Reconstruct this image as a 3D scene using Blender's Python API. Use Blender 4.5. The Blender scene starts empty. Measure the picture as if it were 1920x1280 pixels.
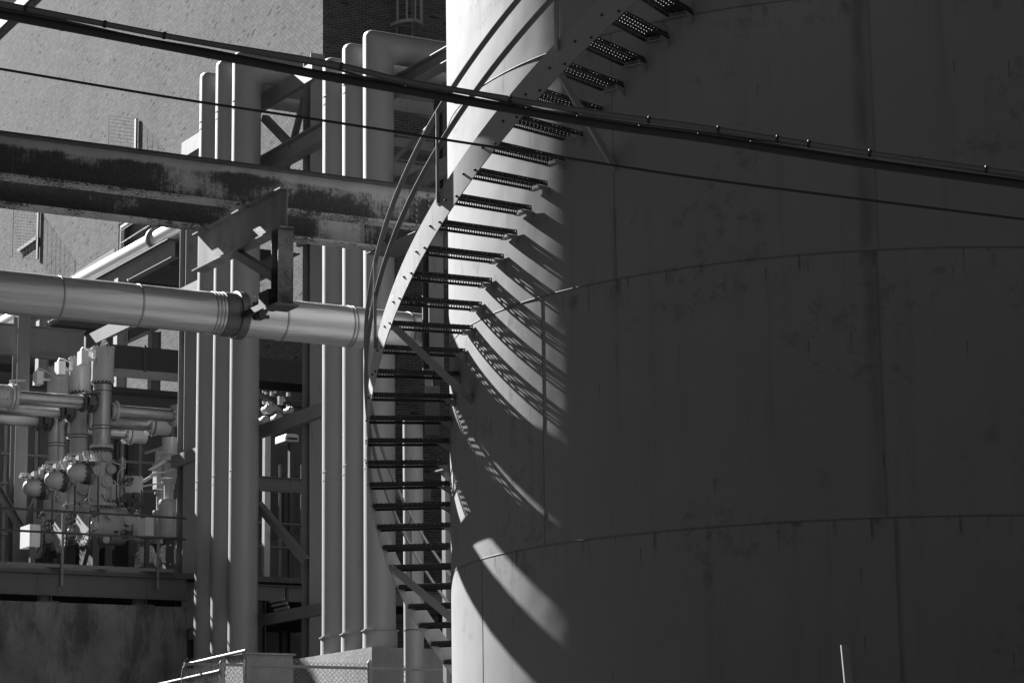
import bpy, math, random
from mathutils import Vector, Matrix
random.seed(7)
C = bpy.context.scene.collection
PI = math.pi
# ------------------------------------------------------------------ camera
# world axes: X and Y follow the plant grid, Z is up, the camera is at the origin
FOC, PITCH, ROLL, AZ = 4718.07, 0.196396, -0.0136829, 1.0434235
def plant(x, y, z):                       # camera heading frame -> plant grid
    return Vector((x*math.sin(AZ) + y*math.cos(AZ), -x*math.cos(AZ) + y*math.sin(AZ), z))
_cp, _sp, _c, _s = math.cos(PITCH), math.sin(PITCH), math.cos(ROLL), math.sin(ROLL)
CF = plant(0, _cp, _sp)
_R, _U = plant(1, 0, 0), plant(0, -_sp, _cp)
CR, CU = _c*_R + _s*_U, -_s*_R + _c*_U
cam = bpy.data.objects.new('camera', bpy.data.cameras.new('camera')); C.objects.link(cam)
cam.matrix_world = Matrix((( CR.x, CU.x, -CF.x, 0), (CR.y, CU.y, -CF.y, 0), (CR.z, CU.z, -CF.z, 0), (0, 0, 0, 1)))
cam.data.sensor_width = 36; cam.data.lens = FOC*36/1920; cam.data.clip_end = 2000; cam.data.clip_start = .2
S = bpy.context.scene; S.camera = cam
# ------------------------------------------------------------------ light
SUN_EL, SUN_OFF = math.radians(32.5), math.radians(11.5)      # the sun stands a little to the left of the Y axis
sv = Vector((-math.sin(SUN_OFF)*math.cos(SUN_EL), math.cos(SUN_OFF)*math.cos(SUN_EL), math.sin(SUN_EL)))
sl = bpy.data.lights.new('sun', 'SUN'); sl.energy = 5.0; sl.angle = math.radians(.5); sl.color = (1, 1, 1)
so = bpy.data.objects.new('sun', sl); C.objects.link(so)
so.rotation_euler = (-sv).to_track_quat('-Z', 'Y').to_euler(); so.location = (0, 0, 60)
W = bpy.data.worlds.new('World'); S.world = W; W.use_nodes = True
nt = W.node_tree; nt.nodes.clear()
sky = nt.nodes.new('ShaderNodeTexSky'); sky.sky_type = 'NISHITA'; sky.sun_disc = False
sky.air_density = .15; sky.dust_density = 0; sky.sun_elevation = SUN_EL; sky.sun_rotation = -SUN_OFF
sep = nt.nodes.new('ShaderNodeSeparateColor'); bg = nt.nodes.new('ShaderNodeBackground'); wo = nt.nodes.new('ShaderNodeOutputWorld')
nt.links.new(sky.outputs[0], sep.inputs[0]); nt.links.new(sep.outputs[0], bg.inputs[0]); nt.links.new(bg.outputs[0], wo.inputs[0])
bg.inputs[1].default_value = .05          # monochrome film behind a red filter: only the sky's red channel counts
S.view_settings.view_transform = 'Standard'; S.view_settings.look = 'None'; S.view_settings.gamma = 1
S.view_settings.exposure = 2.2
# ------------------------------------------------------------------ measuring helpers
def ray(u, v): return CF + CR*((u-960)/FOC) - CU*((v-640)/FOC)
def at_a(u, v, a): d = ray(u, v); return d*(a/d.x)
def at_b(u, v, b): d = ray(u, v); return d*(b/d.y)
def at_z(u, v, z): d = ray(u, v); return d*(z/d.z)
TX, TY, TR = 17.98, 22.34, 5.016
def on_tank(u, v, r=TR):
    d = ray(u, v); a = d.x**2 + d.y**2; b = d.x*TX + d.y*TY; c = TX**2 + TY**2 - r*r
    return d*((b - math.sqrt(max(0, b*b - a*c)))/a)
def tank_ang(p): return math.atan2(p.y-TY, p.x-TX)
# ------------------------------------------------------------------ mesh helpers
ORIG = {}
class MB:
    def __init__(s): s.v = []; s.f = []
    def add(s, vs, fs):
        n = len(s.v); s.v += [Vector(q) for q in vs]; s.f += [tuple(i+n for i in q) for q in fs]; return s
    def box(s, x0, x1, y0, y1, z0, z1):
        vs = [(x, y, z) for z in (z0, z1) for y in (y0, y1) for x in (x0, x1)]
        return s.add(vs, [(0,2,3,1),(4,5,7,6),(0,1,5,4),(1,3,7,5),(3,2,6,7),(2,0,4,6)])
    def frame(s, p0, p1, up=(0,0,1)):
        p0, p1 = Vector(p0), Vector(p1); d = (p1-p0).normalized(); up = Vector(up)
        if abs(d.dot(up.normalized())) > .99: up = Vector((0, 1, 0)) if abs(d.y) < .9 else Vector((1, 0, 0))
        w = d.cross(up).normalized(); u = w.cross(d).normalized(); return p0, p1, d, w, u
    def bar(s, p0, p1, w, h, up=(0,0,1), ow=0, oh=0):
        p0, p1, d, x, u = s.frame(p0, p1, up)
        vs = [p + x*(ow + i*w/2) + u*(oh + j*h/2) for p in (p0, p1) for i, j in ((-1,-1),(1,-1),(1,1),(-1,1))]
        return s.add(vs, [(0,3,2,1),(4,5,6,7),(0,1,5,4),(1,2,6,5),(2,3,7,6),(3,0,4,7)])
    def ibeam(s, p0, p1, depth, width, tw=.012, tf=.018, up=(0,0,1)):
        p0, p1, d, x, u = s.frame(p0, p1, up)
        h, w, t = depth/2, width/2, tw/2; hi = h-tf
        prof = [(-w,-h),(w,-h),(w,-hi),(t,-hi),(t,hi),(w,hi),(w,h),(-w,h),(-w,hi),(-t,hi),(-t,-hi),(-w,-hi)]
        n = len(prof); vs = [p + x*a + u*b for p in (p0, p1) for a, b in prof]
        fs = [(i, (i+1) % n, n+(i+1) % n, n+i) for i in range(n)]
        cap = [(0,1,2,11),(11,2,3,10),(10,3,4,9),(9,4,5,8),(8,5,6,7)]
        cap = [(0,1,2,11),(10,3,4,9),(8,5,6,7)]
        fs += [tuple(reversed(c)) for c in cap] + [tuple(i+n for i in c) for c in cap]
        return s.add(vs, fs)
    def angle(s, p0, p1, a=.06, t=.007, up=(0,0,1), flip=1):
        s.bar(p0, p1, t, a, up, ow=flip*(a/2)); s.bar(p0, p1, a-t, t, up, ow=-flip*t/2, oh=a/2-t/2); return s
    def channel(s, p0, p1, depth, width, t=.012, up=(0,0,1), flip=1):
        s.bar(p0, p1, t, depth, up); s.bar(p0, p1, width-t, t, up, ow=flip*width/2, oh=depth/2-t/2)
        s.bar(p0, p1, width-t, t, up, ow=flip*width/2, oh=-depth/2+t/2); return s
    def lathe(s, p0, d, prof, n=24, cap=True):
        p0 = Vector(p0); d = Vector(d).normalized(); p0, _, d, x, u = s.frame(p0, p0+d)
        vs = []; fs = []
        for t, r in prof:
            for k in range(n):
                a = 2*PI*k/n; vs.append(p0 + d*t + x*(r*math.cos(a)) + u*(r*math.sin(a)))
        for i in range(len(prof)-1):
            for k in range(n): fs.append((i*n+k, i*n+(k+1) % n, (i+1)*n+(k+1) % n, (i+1)*n+k))
        if cap:
            fs.append(tuple(reversed(range(n)))); m = (len(prof)-1)*n; fs.append(tuple(m+k for k in range(n)))
        return s.add(vs, fs)
    def tube(s, p0, p1, r, n=16): p0, p1 = Vector(p0), Vector(p1); return s.lathe(p0, p1-p0, [(0, r), ((p1-p0).length, r)], n)
    def sweep(s, pts, r, n=12, prof=None, updir=None):
        pts = [Vector(p) for p in pts]; prof = prof or [(r*math.cos(2*PI*k/n), r*math.sin(2*PI*k/n)) for k in range(n)]; n = len(prof)
        vs = []; fs = []; u = None
        for i, p in enumerate(pts):
            d = (pts[min(i+1, len(pts)-1)] - pts[max(i-1, 0)]).normalized()
            if updir is not None: u0 = Vector(updir)
            else: u0 = u if u is not None else (Vector((0,0,1)) if abs(d.z) < .9 else Vector((0,1,0)))
            x = d.cross(u0).normalized(); u = x.cross(d).normalized()
            vs += [p + x*a + u*b for a, b in prof]
        for i in range(len(pts)-1):
            for k in range(n): fs.append((i*n+k, i*n+(k+1) % n, (i+1)*n+(k+1) % n, (i+1)*n+k))
        fs.append(tuple(reversed(range(n)))); m = (len(pts)-1)*n; fs.append(tuple(m+k for k in range(n)))
        return s.add(vs, fs)
    def bolts(s, p0, d, rad, n, r=.012, h=.02):
        p0, _, d, x, u = s.frame(p0, Vector(p0)+Vector(d).normalized())
        for k in range(n):
            a = 2*PI*(k+.5)/n; q = p0 + x*(rad*math.cos(a)) + u*(rad*math.sin(a)); s.lathe(q, d, [(0, r), (h, r)], 6)
        return s
    def build(s, name, mat, parent=None, ang=35, loc=None):
        o0 = Vector(loc) if loc is not None else (ORIG.get(parent.name, Vector()) if parent else Vector())
        me = bpy.data.meshes.new(name); me.from_pydata([tuple(q-o0) for q in s.v], [], s.f); me.update()
        me.polygons.foreach_set('use_smooth', [True]*len(me.polygons)); me.set_sharp_from_angle(angle=math.radians(ang))
        me.materials.append(mat); o = bpy.data.objects.new(name, me); C.objects.link(o)
        if parent: o.parent = parent; ORIG[o.name] = o0
        else: o.location = o0; ORIG[o.name] = o0
        return o
def tag(o, label, cat, group=None):
    o['label'] = label; o['category'] = cat
    if group: o['group'] = group
    return o
def thing(name, label, cat, loc, group=None):
    o = bpy.data.objects.new(name, None); C.objects.link(o); o.location = loc; o.empty_display_size = .3; ORIG[o.name] = Vector(loc)
    return tag(o, label, cat, group)
def copy_tree(o, parent=None, loc=None):
    c = o.copy(); C.objects.link(c)
    if parent: c.parent = parent
    if loc is not None: c.location = loc
    ORIG[c.name] = Vector(c.location) if not parent else ORIG[parent.name]
    for ch in list(o.children): copy_tree(ch, c)
    return c
# ------------------------------------------------------------------ materials
class NT:
    def __init__(s, name):
        s.m = bpy.data.materials.new(name); s.m.use_nodes = True; s.t = s.m.node_tree; s.b = s.t.nodes['Principled BSDF']
    def n(s, kind, **kw):
        q = s.t.nodes.new('ShaderNode'+kind)
        for k, v in kw.items(): setattr(q, k, v)
        return q
    def put(s, sock, v):
        if hasattr(v, 'is_output') or isinstance(v, bpy.types.NodeSocket): s.t.links.new(v, sock)
        else: sock.default_value = v
    def math(s, op, a, b=0.0, c=0.0):
        q = s.n('Math', operation=op); s.put(q.inputs[0], a); s.put(q.inputs[1], b); s.put(q.inputs[2], c); return q.outputs[0]
    def noise(s, vec, scale, detail=4, rough=.55):
        q = s.n('TexNoise'); s.put(q.inputs['Vector'], vec); q.inputs['Scale'].default_value = scale
        q.inputs['Detail'].default_value = detail; q.inputs['Roughness'].default_value = rough; return q.outputs[0]
    def mapping(s, vec, scale, loc=(0,0,0)):
        q = s.n('Mapping'); s.put(q.inputs[0], vec); q.inputs[3].default_value = scale; q.inputs[1].default_value = loc; return q.outputs[0]
    def ramp(s, v, lo, hi, a=0.0, b=1.0):
        q = s.n('MapRange', interpolation_type='SMOOTHSTEP'); s.put(q.inputs[0], v)
        for i, x in ((1, lo), (2, hi), (3, a), (4, b)): s.put(q.inputs[i], x)
        return q.outputs[0]
    def mix(s, f, a, b):       # of floats
        q = s.n('Mix', data_type='FLOAT'); s.put(q.inputs[0], f); s.put(q.inputs[2], a); s.put(q.inputs[3], b); return q.outputs[0]
    def pos(s): return s.n('NewGeometry').outputs['Position']
    def obj(s): return s.n('TexCoord').outputs['Object']
    def xyz(s, v): q = s.n('SeparateXYZ'); s.put(q.inputs[0], v); return q.outputs
    def vec(s, x, y, z): q = s.n('CombineXYZ'); s.put(q.inputs[0], x); s.put(q.inputs[1], y); s.put(q.inputs[2], z); return q.outputs[0]
    def grey(s, v): q = s.n('CombineColor'); [s.put(q.inputs[i], v) for i in range(3)]; s.put(s.b.inputs['Base Color'], q.outputs[0])
    def bump(s, h, dist=.01, strength=1.0):
        q = s.n('Bump'); s.put(q.inputs['Height'], h); q.inputs['Distance'].default_value = dist; q.inputs['Strength'].default_value = strength
        s.put(s.b.inputs['Normal'], q.outputs[0])
def paint(name, base, rough=.5, metal=0.0, var=.18, scale=2.0, dirt=.25, streak=True, bump=.0, spec=.5):
    k = NT(name); p = k.pos()
    n1 = k.noise(k.mapping(p, (1, 1, .35 if streak else 1)), scale, 5)
    n2 = k.noise(k.mapping(p, (9, 9, 1.1 if streak else 9)), 1.6, 4, .65)
    v = k.math('MULTIPLY_ADD', k.math('SUBTRACT', n1, .5), 2*var*base, base)
    d = k.ramp(n2, .56, .74)
    v = k.math('MULTIPLY', v, k.math('MULTIPLY_ADD', d, -dirt, 1.0))
    k.grey(v); k.b.inputs['Metallic'].default_value = metal
    k.put(k.b.inputs['Roughness'], k.math('MULTIPLY_ADD', n2, .25, rough-.12)); k.b.inputs['Specular IOR Level'].default_value = spec
    if bump: k.bump(k.noise(p, 28, 3), bump)
    return k.m
M = {}
M['steel'] = paint('painted_steel', .16, .5, dirt=.35)
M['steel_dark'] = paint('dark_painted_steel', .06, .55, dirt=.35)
M['steel_dark2'] = paint('shop_primed_steel', .09, .55, dirt=.4)
M['steel_pale'] = paint('pale_painted_steel', .30, .5, dirt=.3)
M['pipe'] = paint('pale_pipe_paint', .25, .42, var=.05, scale=.9, dirt=.05)
M['collar'] = paint('pipe_collar_paint', .24, .5, var=.1, dirt=.15)
M['gis'] = paint('grey_switchgear_enamel', .42, .28, var=.2, scale=3, dirt=.5)
M['gis_dark'] = paint('dark_switchgear_fittings', .06, .45, dirt=.3)
M['gis_metal'] = paint('bare_aluminium_tube', .34, .36, .7, var=.15, scale=4, dirt=.15)
M['gis_bright'] = paint('white_cabinet_enamel', .62, .4, var=.05, dirt=.1)
M['stair'] = paint('staircase_grey_paint', .21, .42, var=.1, dirt=.2)
M['tread'] = paint('dark_grating_steel', .022, .5, dirt=.2, streak=False)
M['rail'] = paint('handrail_paint', .18, .38, var=.1, dirt=.2)
M['cable'] = paint('black_cable_sheath', .014, .6, var=.2, dirt=.2, streak=False)
M['cable_grey'] = paint('grey_cable_sheath', .11, .5, var=.2, dirt=.2, streak=False)
M['galv'] = paint('galvanised_steel', .20, .7, .0, var=.25, scale=8, dirt=.2, spec=.15)
M['band'] = paint('pipe_band_metal', .30, .4, .6, dirt=.3)
M['collar_dark'] = paint('weathered_coupling_metal', .10, .5, .3, var=.4, scale=7, dirt=.6)
M['shed'] = paint('shed_metal_cladding', .10, .6, var=.15, dirt=.3)
M['soot'] = paint('sooty_black_steel', .025, .7, dirt=.3)
M['louvre'] = paint('white_louvre_paint', .55, .4, var=.05, dirt=.1)
def jacket():
    k = NT('aluminium_pipe_jacket'); p = k.pos(); x = k.xyz(p)
    n = k.noise(k.mapping(p, (.25, 14, 14)), 2.2, 3)
    m = k.noise(p, 1.3, 3)
    k.grey(k.math('MULTIPLY_ADD', n, .16, k.math('MULTIPLY_ADD', m, .1, .40)))
    k.b.inputs['Metallic'].default_value = .75; k.put(k.b.inputs['Roughness'], k.math('MULTIPLY_ADD', n, .2, .34))
    k.bump(k.noise(k.mapping(p, (.6, 5, 5)), 1.5, 2), .012)
    return k.m
M['jacket'] = jacket()
def rusty(name, zlo, zhi, lean, flange=True, fade=0.0, pbase=.14):
    k = NT(name); p = k.pos(); x, y, z = k.xyz(p)
    big = k.noise(k.mapping(p, (.95, .6, 1.5)), 1.25, 4, .55)
    fine = k.noise(k.mapping(p, (34, 34, 2.6)), 1.0, 4, .7)
    pit = k.noise(p, 26, 4, .7)
    h = k.math('MULTIPLY', k.ramp(z, zhi-.28*(zhi-zlo), zhi-.02, 1.0, 0.0), k.ramp(z, zlo-.02, zlo+.05, .55, 1.0))   # the middle and lower web have lost most of their paint
    lean = k.math('SUBTRACT', lean, k.math('MULTIPLY', k.ramp(x, 11.6, 14.2), fade))
    t = k.math('DIVIDE', k.math('SUBTRACT', zhi, z), zhi-zlo)
    s = k.math('ADD', k.math('MULTIPLY', k.math('SUBTRACT', big, .5), 3.4), k.math('MULTIPLY_ADD', h, .95, lean))
    s = k.math('ADD', s, k.math('MULTIPLY', k.math('SUBTRACT', t, .5), .55))
    s = k.math('ADD', s, k.math('MULTIPLY', k.math('SUBTRACT', fine, .5), .9))
    s = k.math('ADD', s, k.math('MULTIPLY', k.math('SUBTRACT', pit, .5), 1.1))
    mask = k.ramp(s, .12, .84)
    if flange:
        edge = k.ramp(k.math('ADD', pit, k.math('MULTIPLY', k.math('SUBTRACT', big, .5), .8)), .50, .62)
        mask = k.mix(k.ramp(z, zlo-.002, zlo+.002), edge, mask)           # bottom flange: pitted paint
        mask = k.math('MAXIMUM', mask, k.ramp(z, zhi, zhi+.01))           # top flange: dark line of shade painted in with the rust colour
    pv = k.math('MULTIPLY_ADD', k.noise(k.mapping(p, (3, 3, .7)), 1.5, 5), .2, pbase)
    rv = k.math('MULTIPLY_ADD', pit, .07, -.002)
    k.grey(k.mix(mask, pv, rv)); k.put(k.b.inputs['Roughness'], k.mix(mask, .5, .85)); k.b.inputs['Specular IOR Level'].default_value = .3
    k.bump(k.math('MULTIPLY', mask, pit), .006)
    return k.m
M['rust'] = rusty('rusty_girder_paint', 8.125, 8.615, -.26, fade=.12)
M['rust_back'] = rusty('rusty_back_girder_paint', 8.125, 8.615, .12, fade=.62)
M['rust_bracket'] = rusty('stained_bracket_paint', 6.6, 8.1, -.78, False, pbase=.02)
def brickmat(name, axis):
    k = NT(name); p = k.obj(); x, y, z = k.xyz(p)
    h = y if axis == 'y' else x
    q = k.n('TexBrick', offset=.5, squash=1.0); k.put(q.inputs['Vector'], k.vec(h, z, 0.0)); q.inputs['Scale'].default_value = 1
    q.inputs['Brick Width'].default_value = .205; q.inputs['Row Height'].default_value = .0677; q.inputs['Mortar Size'].default_value = .008
    q.inputs['Mortar Smooth'].default_value = .3; q.inputs['Bias'].default_value = -.1
    q.inputs['Color1'].default_value = (.085,)*3+(1,); q.inputs['Color2'].default_value = (.115,)*3+(1,); q.inputs['Mortar'].default_value = (.21,)*3+(1,)
    sepc = k.n('SeparateColor'); k.put(sepc.inputs[0], q.outputs[0]); col = sepc.outputs[0]
    cell = k.n('TexWhiteNoise', noise_dimensions='2D')
    row = k.math('FLOOR', k.math('DIVIDE', z, .0677)); off = k.math('MULTIPLY', k.math('MODULO', row, 2.0), .5)
    cx = k.math('FLOOR', k.math('ADD', k.math('DIVIDE', h, .205), off)); k.put(cell.inputs[0], k.vec(cx, row, 0.0))
    wn = cell.outputs[0]
    col = k.math('MULTIPLY', col, k.math('MULTIPLY_ADD', wn, .3, .85)); col = k.math('MULTIPLY', col, k.math('MULTIPLY_ADD', k.ramp(wn, .975, .985), -.6, 1.0))
    big = k.noise(k.mapping(p, (1, 1, 1)), .35, 4)
    col = k.math('MULTIPLY', col, k.math('MULTIPLY_ADD', big, .5, .75))
    k.grey(col); k.b.inputs['Roughness'].default_value = 1.0; k.b.inputs['Specular IOR Level'].default_value = .04
    bh = k.math('ADD', k.math('SUBTRACT', 1.0, q.outputs[1]), k.math('MULTIPLY', wn, .08))
    k.bump(bh, .0045)
    return k.m
M['brick_y'] = brickmat('buff_brick_side', 'y'); M['brick_x'] = brickmat('buff_brick_front', 'x')
def soldier():
    k = NT('soldier_brick_course'); p = k.obj(); x, y, z = k.xyz(p)
    w = k.math('FRACT', k.math('DIVIDE', y, .0677)); j = k.ramp(w, .0, .14)
    k.grey(k.math('MULTIPLY_ADD', k.noise(k.mapping(p, (1, 15, 1)), 1, 2), .08, .06)); k.b.inputs['Roughness'].default_value = .9
    k.bump(j, .012); return k.m
M['soldier'] = soldier()
def tankmat():
    k = NT('tank_grey_paint'); p = k.pos(); x, y, z = k.xyz(p)
    th = k.math('ARCTAN2', k.math('SUBTRACT', y, TY), k.math('SUBTRACT', x, TX)); arc = k.math('MULTIPLY', th, TR)
    P2 = k.vec(arc, z, 0.0)
    cloud = k.noise(P2, .55, 5, .6)
    streak = k.noise(k.mapping(P2, (7, .35, 1)), 1.0, 4, .6)
    v = k.math('MULTIPLY_ADD', k.math('SUBTRACT', cloud, .5), .045, .192)
    v = k.math('MULTIPLY', v, k.math('MULTIPLY_ADD', k.ramp(streak, .5, .8), -.16, 1.0))
    # grime hanging below the horizontal welds
    for zz in SEAM_Z:
        d = k.math('SUBTRACT', zz, z)
        m = k.math('MULTIPLY', k.ramp(d, .0, .02), k.ramp(d, .03, .42, 1.0, 0.0))
        g = k.ramp(k.noise(k.mapping(P2, (3.2, 1.1, 1)), 1.3, 5, .65), .54, .72)
        v = k.math('MULTIPLY', v, k.math('MULTIPLY_ADD', k.math('MULTIPLY', m, g), -.6, 1.0))
    for zz in SEAM_Z:                                   # drips below each weld
        d = k.math('SUBTRACT', zz, z); ln = k.math('MULTIPLY_ADD', k.noise(k.mapping(P2, (1.4, 0, 0)), 1.0, 2), .8, -.18)
        m = k.math('MULTIPLY', k.ramp(d, .0, .01), k.ramp(k.math('SUBTRACT', d, ln), -.12, .02, 1.0, 0.0))
        g = k.ramp(k.noise(k.mapping(P2, (16, .5, 1)), 1.0, 3, .6), .60, .70)
        v = k.math('MULTIPLY', v, k.math('MULTIPLY_ADD', k.math('MULTIPLY', m, g), -.5, 1.0))
    for zz in SEAM_Z:                                   # dirt line caught along each horizontal weld
        d = k.math('ABSOLUTE', k.math('SUBTRACT', z, zz-.008)); v = k.math('MULTIPLY', v, k.math('MULTIPLY_ADD', k.ramp(d, .004, .013, 1.0, 0.0), -.34, 1.0))
    for a, z0, z1 in VS:
        d = k.math('ABSOLUTE', k.math('SUBTRACT', arc, a*TR)); m = k.math('MULTIPLY', k.math('GREATER_THAN', z, z0), k.math('LESS_THAN', z, z1))
        v = k.math('MULTIPLY', v, k.math('MULTIPLY_ADD', k.math('MULTIPLY', k.ramp(d, .003, .012, 1.0, 0.0), m), -.2, 1.0))
    # dirty run-off beside the vertical welds
    for a, z0, z1, w, s in RUNS:
        d = k.math('ABSOLUTE', k.math('SUBTRACT', arc, a*TR))
        m = k.math('MULTIPLY', k.ramp(d, 0.0, w, 1.0, 0.0), k.math('MULTIPLY', k.ramp(z, z0, z0+.05), k.ramp(z, z1-.05, z1, 1.0, 0.0)))
        g = k.math('MULTIPLY_ADD', k.ramp(k.noise(k.mapping(P2, (4, 1.2, 1)), 1.1, 4), .35, .65), .6, .4)
        v = k.math('MULTIPLY', v, k.math('MULTIPLY_ADD', k.math('MULTIPLY', m, g), -s, 1.0))
    # touched-up paint patches, rust points with a run below each
    blot = k.ramp(k.noise(k.mapping(P2, (.8, 1.1, 1), (3.1, 1.7, 0)), .9, 2, .4), .55, .60)
    rag = k.ramp(k.noise(P2, 5, 5, .7), .5, .62)
    v = k.math('MULTIPLY', v, k.math('MULTIPLY_ADD', k.math('MULTIPLY', blot, rag), -.2, 1.0))
    ax, az = k.math('MULTIPLY', arc, 1.35), k.math('MULTIPLY', z, 1.05)
    cx, cz = k.math('FLOOR', ax), k.math('FLOOR', az); wn = k.n('TexWhiteNoise', noise_dimensions='2D'); k.put(wn.inputs[0], k.vec(cx, cz, 0.0))
    wc = k.n('SeparateColor'); k.put(wc.inputs[0], wn.outputs[1])
    dx = k.math('ABSOLUTE', k.math('SUBTRACT', k.math('FRACT', ax), k.math('MULTIPLY_ADD', wc.outputs[0], .7, .15)))
    dz = k.math('SUBTRACT', k.math('MULTIPLY_ADD', wc.outputs[1], .45, .5), k.math('FRACT', az))
    wob = k.math('MULTIPLY_ADD', k.noise(P2, 30, 3), .02, .006)
    dot = k.math('MULTIPLY', k.ramp(dx, 0.0, wob, 1.0, 0.0), k.math('MULTIPLY', k.ramp(dz, -.015, .0), k.ramp(dz, .03, k.math('MULTIPLY_ADD', wc.outputs[2], .2, .05), 1.0, 0.0)))
    dot = k.math('MULTIPLY', dot, k.ramp(wc.outputs[2], .5, .8))
    v = k.math('MULTIPLY', v, k.math('MULTIPLY_ADD', dot, -.5, 1.0))
    k.grey(v); k.put(k.b.inputs['Roughness'], k.math('MULTIPLY_ADD', streak, .12, .55)); k.b.inputs['Specular IOR Level'].default_value = .035
    k.bump(k.math('ADD', k.noise(P2, .9, 2), k.math('MULTIPLY', k.noise(P2, 60, 2), .02)), .032, .7)
    return k.m
ZA, PL = 2.9347, 2.5667
SEAM_Z = [ZA, ZA+PL, ZA+2*PL]
def tang(u, v): return tank_ang(on_tank(u, v))
VS = [(tang(1018, 800), ZA, ZA+PL), (tang(1652, 700), ZA, ZA+PL), (tang(1152, 400), ZA+PL, ZA+2*PL), (tang(1640, 300), ZA+PL, ZA+2*PL),
      (tang(1685, 1150), ZA-PL, ZA), (tang(905, 1200), ZA-PL, ZA), (tang(1300, 10), ZA+2*PL, ZA+3*PL)]
RUNS = [(VS[1][0]-.012, ZA, ZA+PL, .13, .3), (VS[3][0]-.02, ZA+PL, ZA+2*PL, .13, .38), (VS[2][0], ZA+PL-1.6, ZA+PL+.75, .05, .2), (VS[4][0]+.004, ZA-PL, ZA, .035, .35)]
M['tank'] = tankmat()
def concrete(name, base, dark):
    k = NT(name); p = k.pos()
    n = k.noise(k.mapping(p, (1, 1, .8)), 1.1, 6, .65); st = k.noise(k.mapping(p, (1.3, 1.3, .4)), 1.1, 6, .72); gr = k.noise(p, 24, 4, .7)
    v = k.math('MULTIPLY_ADD', k.math('SUBTRACT', n, .5), base*1.5, base)
    v = k.math('MULTIPLY', v, k.math('MULTIPLY_ADD', k.ramp(st, .44, .6), -dark, 1.0))
    v = k.math('MULTIPLY', v, k.math('MULTIPLY_ADD', gr, .5, .75))
    k.grey(v); k.b.inputs['Roughness'].default_value = .9; k.bump(gr, .008); return k.m
M['concrete'] = concrete('stained_concrete', .19, .55); M['concrete_pale'] = concrete('pale_concrete', .20, .15)
M['gravel'] = concrete('gravel_ground', .028, .2)
# ------------------------------------------------------------------ ground
g = MB(); g.add([(-400, -400, -1.6), (400, -400, -1.6), (400, 8, -1.6), (-400, 8, -1.6), (400, 20, 0), (-400, 20, 0), (400, 600, 0), (-400, 600, 0)],
                [(0, 1, 2, 3), (3, 2, 4, 5), (5, 4, 6, 7)])
o = g.build('ground', M['gravel']); o['kind'] = 'structure'
# ------------------------------------------------------------------ storage tank
tank = thing('storage_tank', 'huge round grey storage tank with welded plates filling the right side', 'tank', (TX, TY, 0))
N = 512; H = 10.9
b = MB(); b.lathe((TX, TY, -.05), (0, 0, 1), [(0, TR), (H, TR), (H+.02, TR-.01), (H+.9, .3)], N)
b.build('shell', M['tank'], tank, 20)
for z in SEAM_Z:
    b = MB(); n = 360; vs = []; fs = []
    prof = [(-.009, -.004), (-.005, .004), (0, .006), (.005, .004), (.009, -.004)]
    for i in range(n):
        a = 2*PI*i/n
        for dz, dr in prof: vs.append((TX+(TR+dr)*math.cos(a), TY+(TR+dr)*math.sin(a), z+dz))
    m = len(prof)
    for i in range(n):
        for j in range(m-1): fs.append((i*m+j, ((i+1) % n)*m+j, ((i+1) % n)*m+j+1, i*m+j+1))
    b.add(vs, fs).build('weld_seam', M['tank'], tank)
for a, z0, z1 in VS:
    b = MB(); b.bar((TX+TR*math.cos(a), TY+TR*math.sin(a), z0+.012), (TX+TR*math.cos(a), TY+TR*math.sin(a), z1-.012), .016, .008, up=(math.cos(a), math.sin(a), 0))
    b.build('weld_seam', M['tank'], tank)
# ------------------------------------------------------------------ spiral staircase
TH0, DTH, RISE, Z0 = 2.1051159, 0.054165977, 0.2032, 2.2245495
RIN, ROUT = TR+.015, 5.945
K0, K1 = 0, 33
base = Vector((TX+5.5*math.cos(TH0), TY+5.5*math.sin(TH0), 0))
st = thing('spiral_staircase', 'steel staircase with grating treads curling up around the grey tank', 'staircase', base)
def helix(r, k, dz): a = TH0+DTH*k; return Vector((TX+r*math.cos(a), TY+r*math.sin(a), Z0+RISE*k+dz))
SB, SH = -.05, .365
b = MB(); vs = []; fs = []; steps = (K1-K0)*5
for i in range(steps+1):
    k = K0-.6+(K1-K0+1.0)*i/steps
    vs += [helix(ROUT, k, SB), helix(ROUT+.011, k, SB), helix(ROUT+.011, k, SB+SH), helix(ROUT, k, SB+SH)]
for i in range(steps):
    for j in range(4): fs.append((i*4+j, i*4+(j+1) % 4, (i+1)*4+(j+1) % 4, (i+1)*4+j))
fs += [(3, 2, 1, 0), tuple(steps*4+j for j in range(4))]
b.add(vs, fs).build('stringer', M['stair'], st)
# bolts through the stringer, two for each tread
for k in range(K0+1, K1):
    for dk, dz in ((-.12, -.022), (-.72, -.022)):
        p = helix(ROUT+.011, k+dk, 0); p.z = Z0+RISE*k+dz; a = TH0+DTH*(k+dk)
        MB().lathe(p, (math.cos(a), math.sin(a), 0), [(0, .014), (.010, .014), (.011, .007), (.02, .007)], 8).build('bolt', M['tread'], st)
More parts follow.
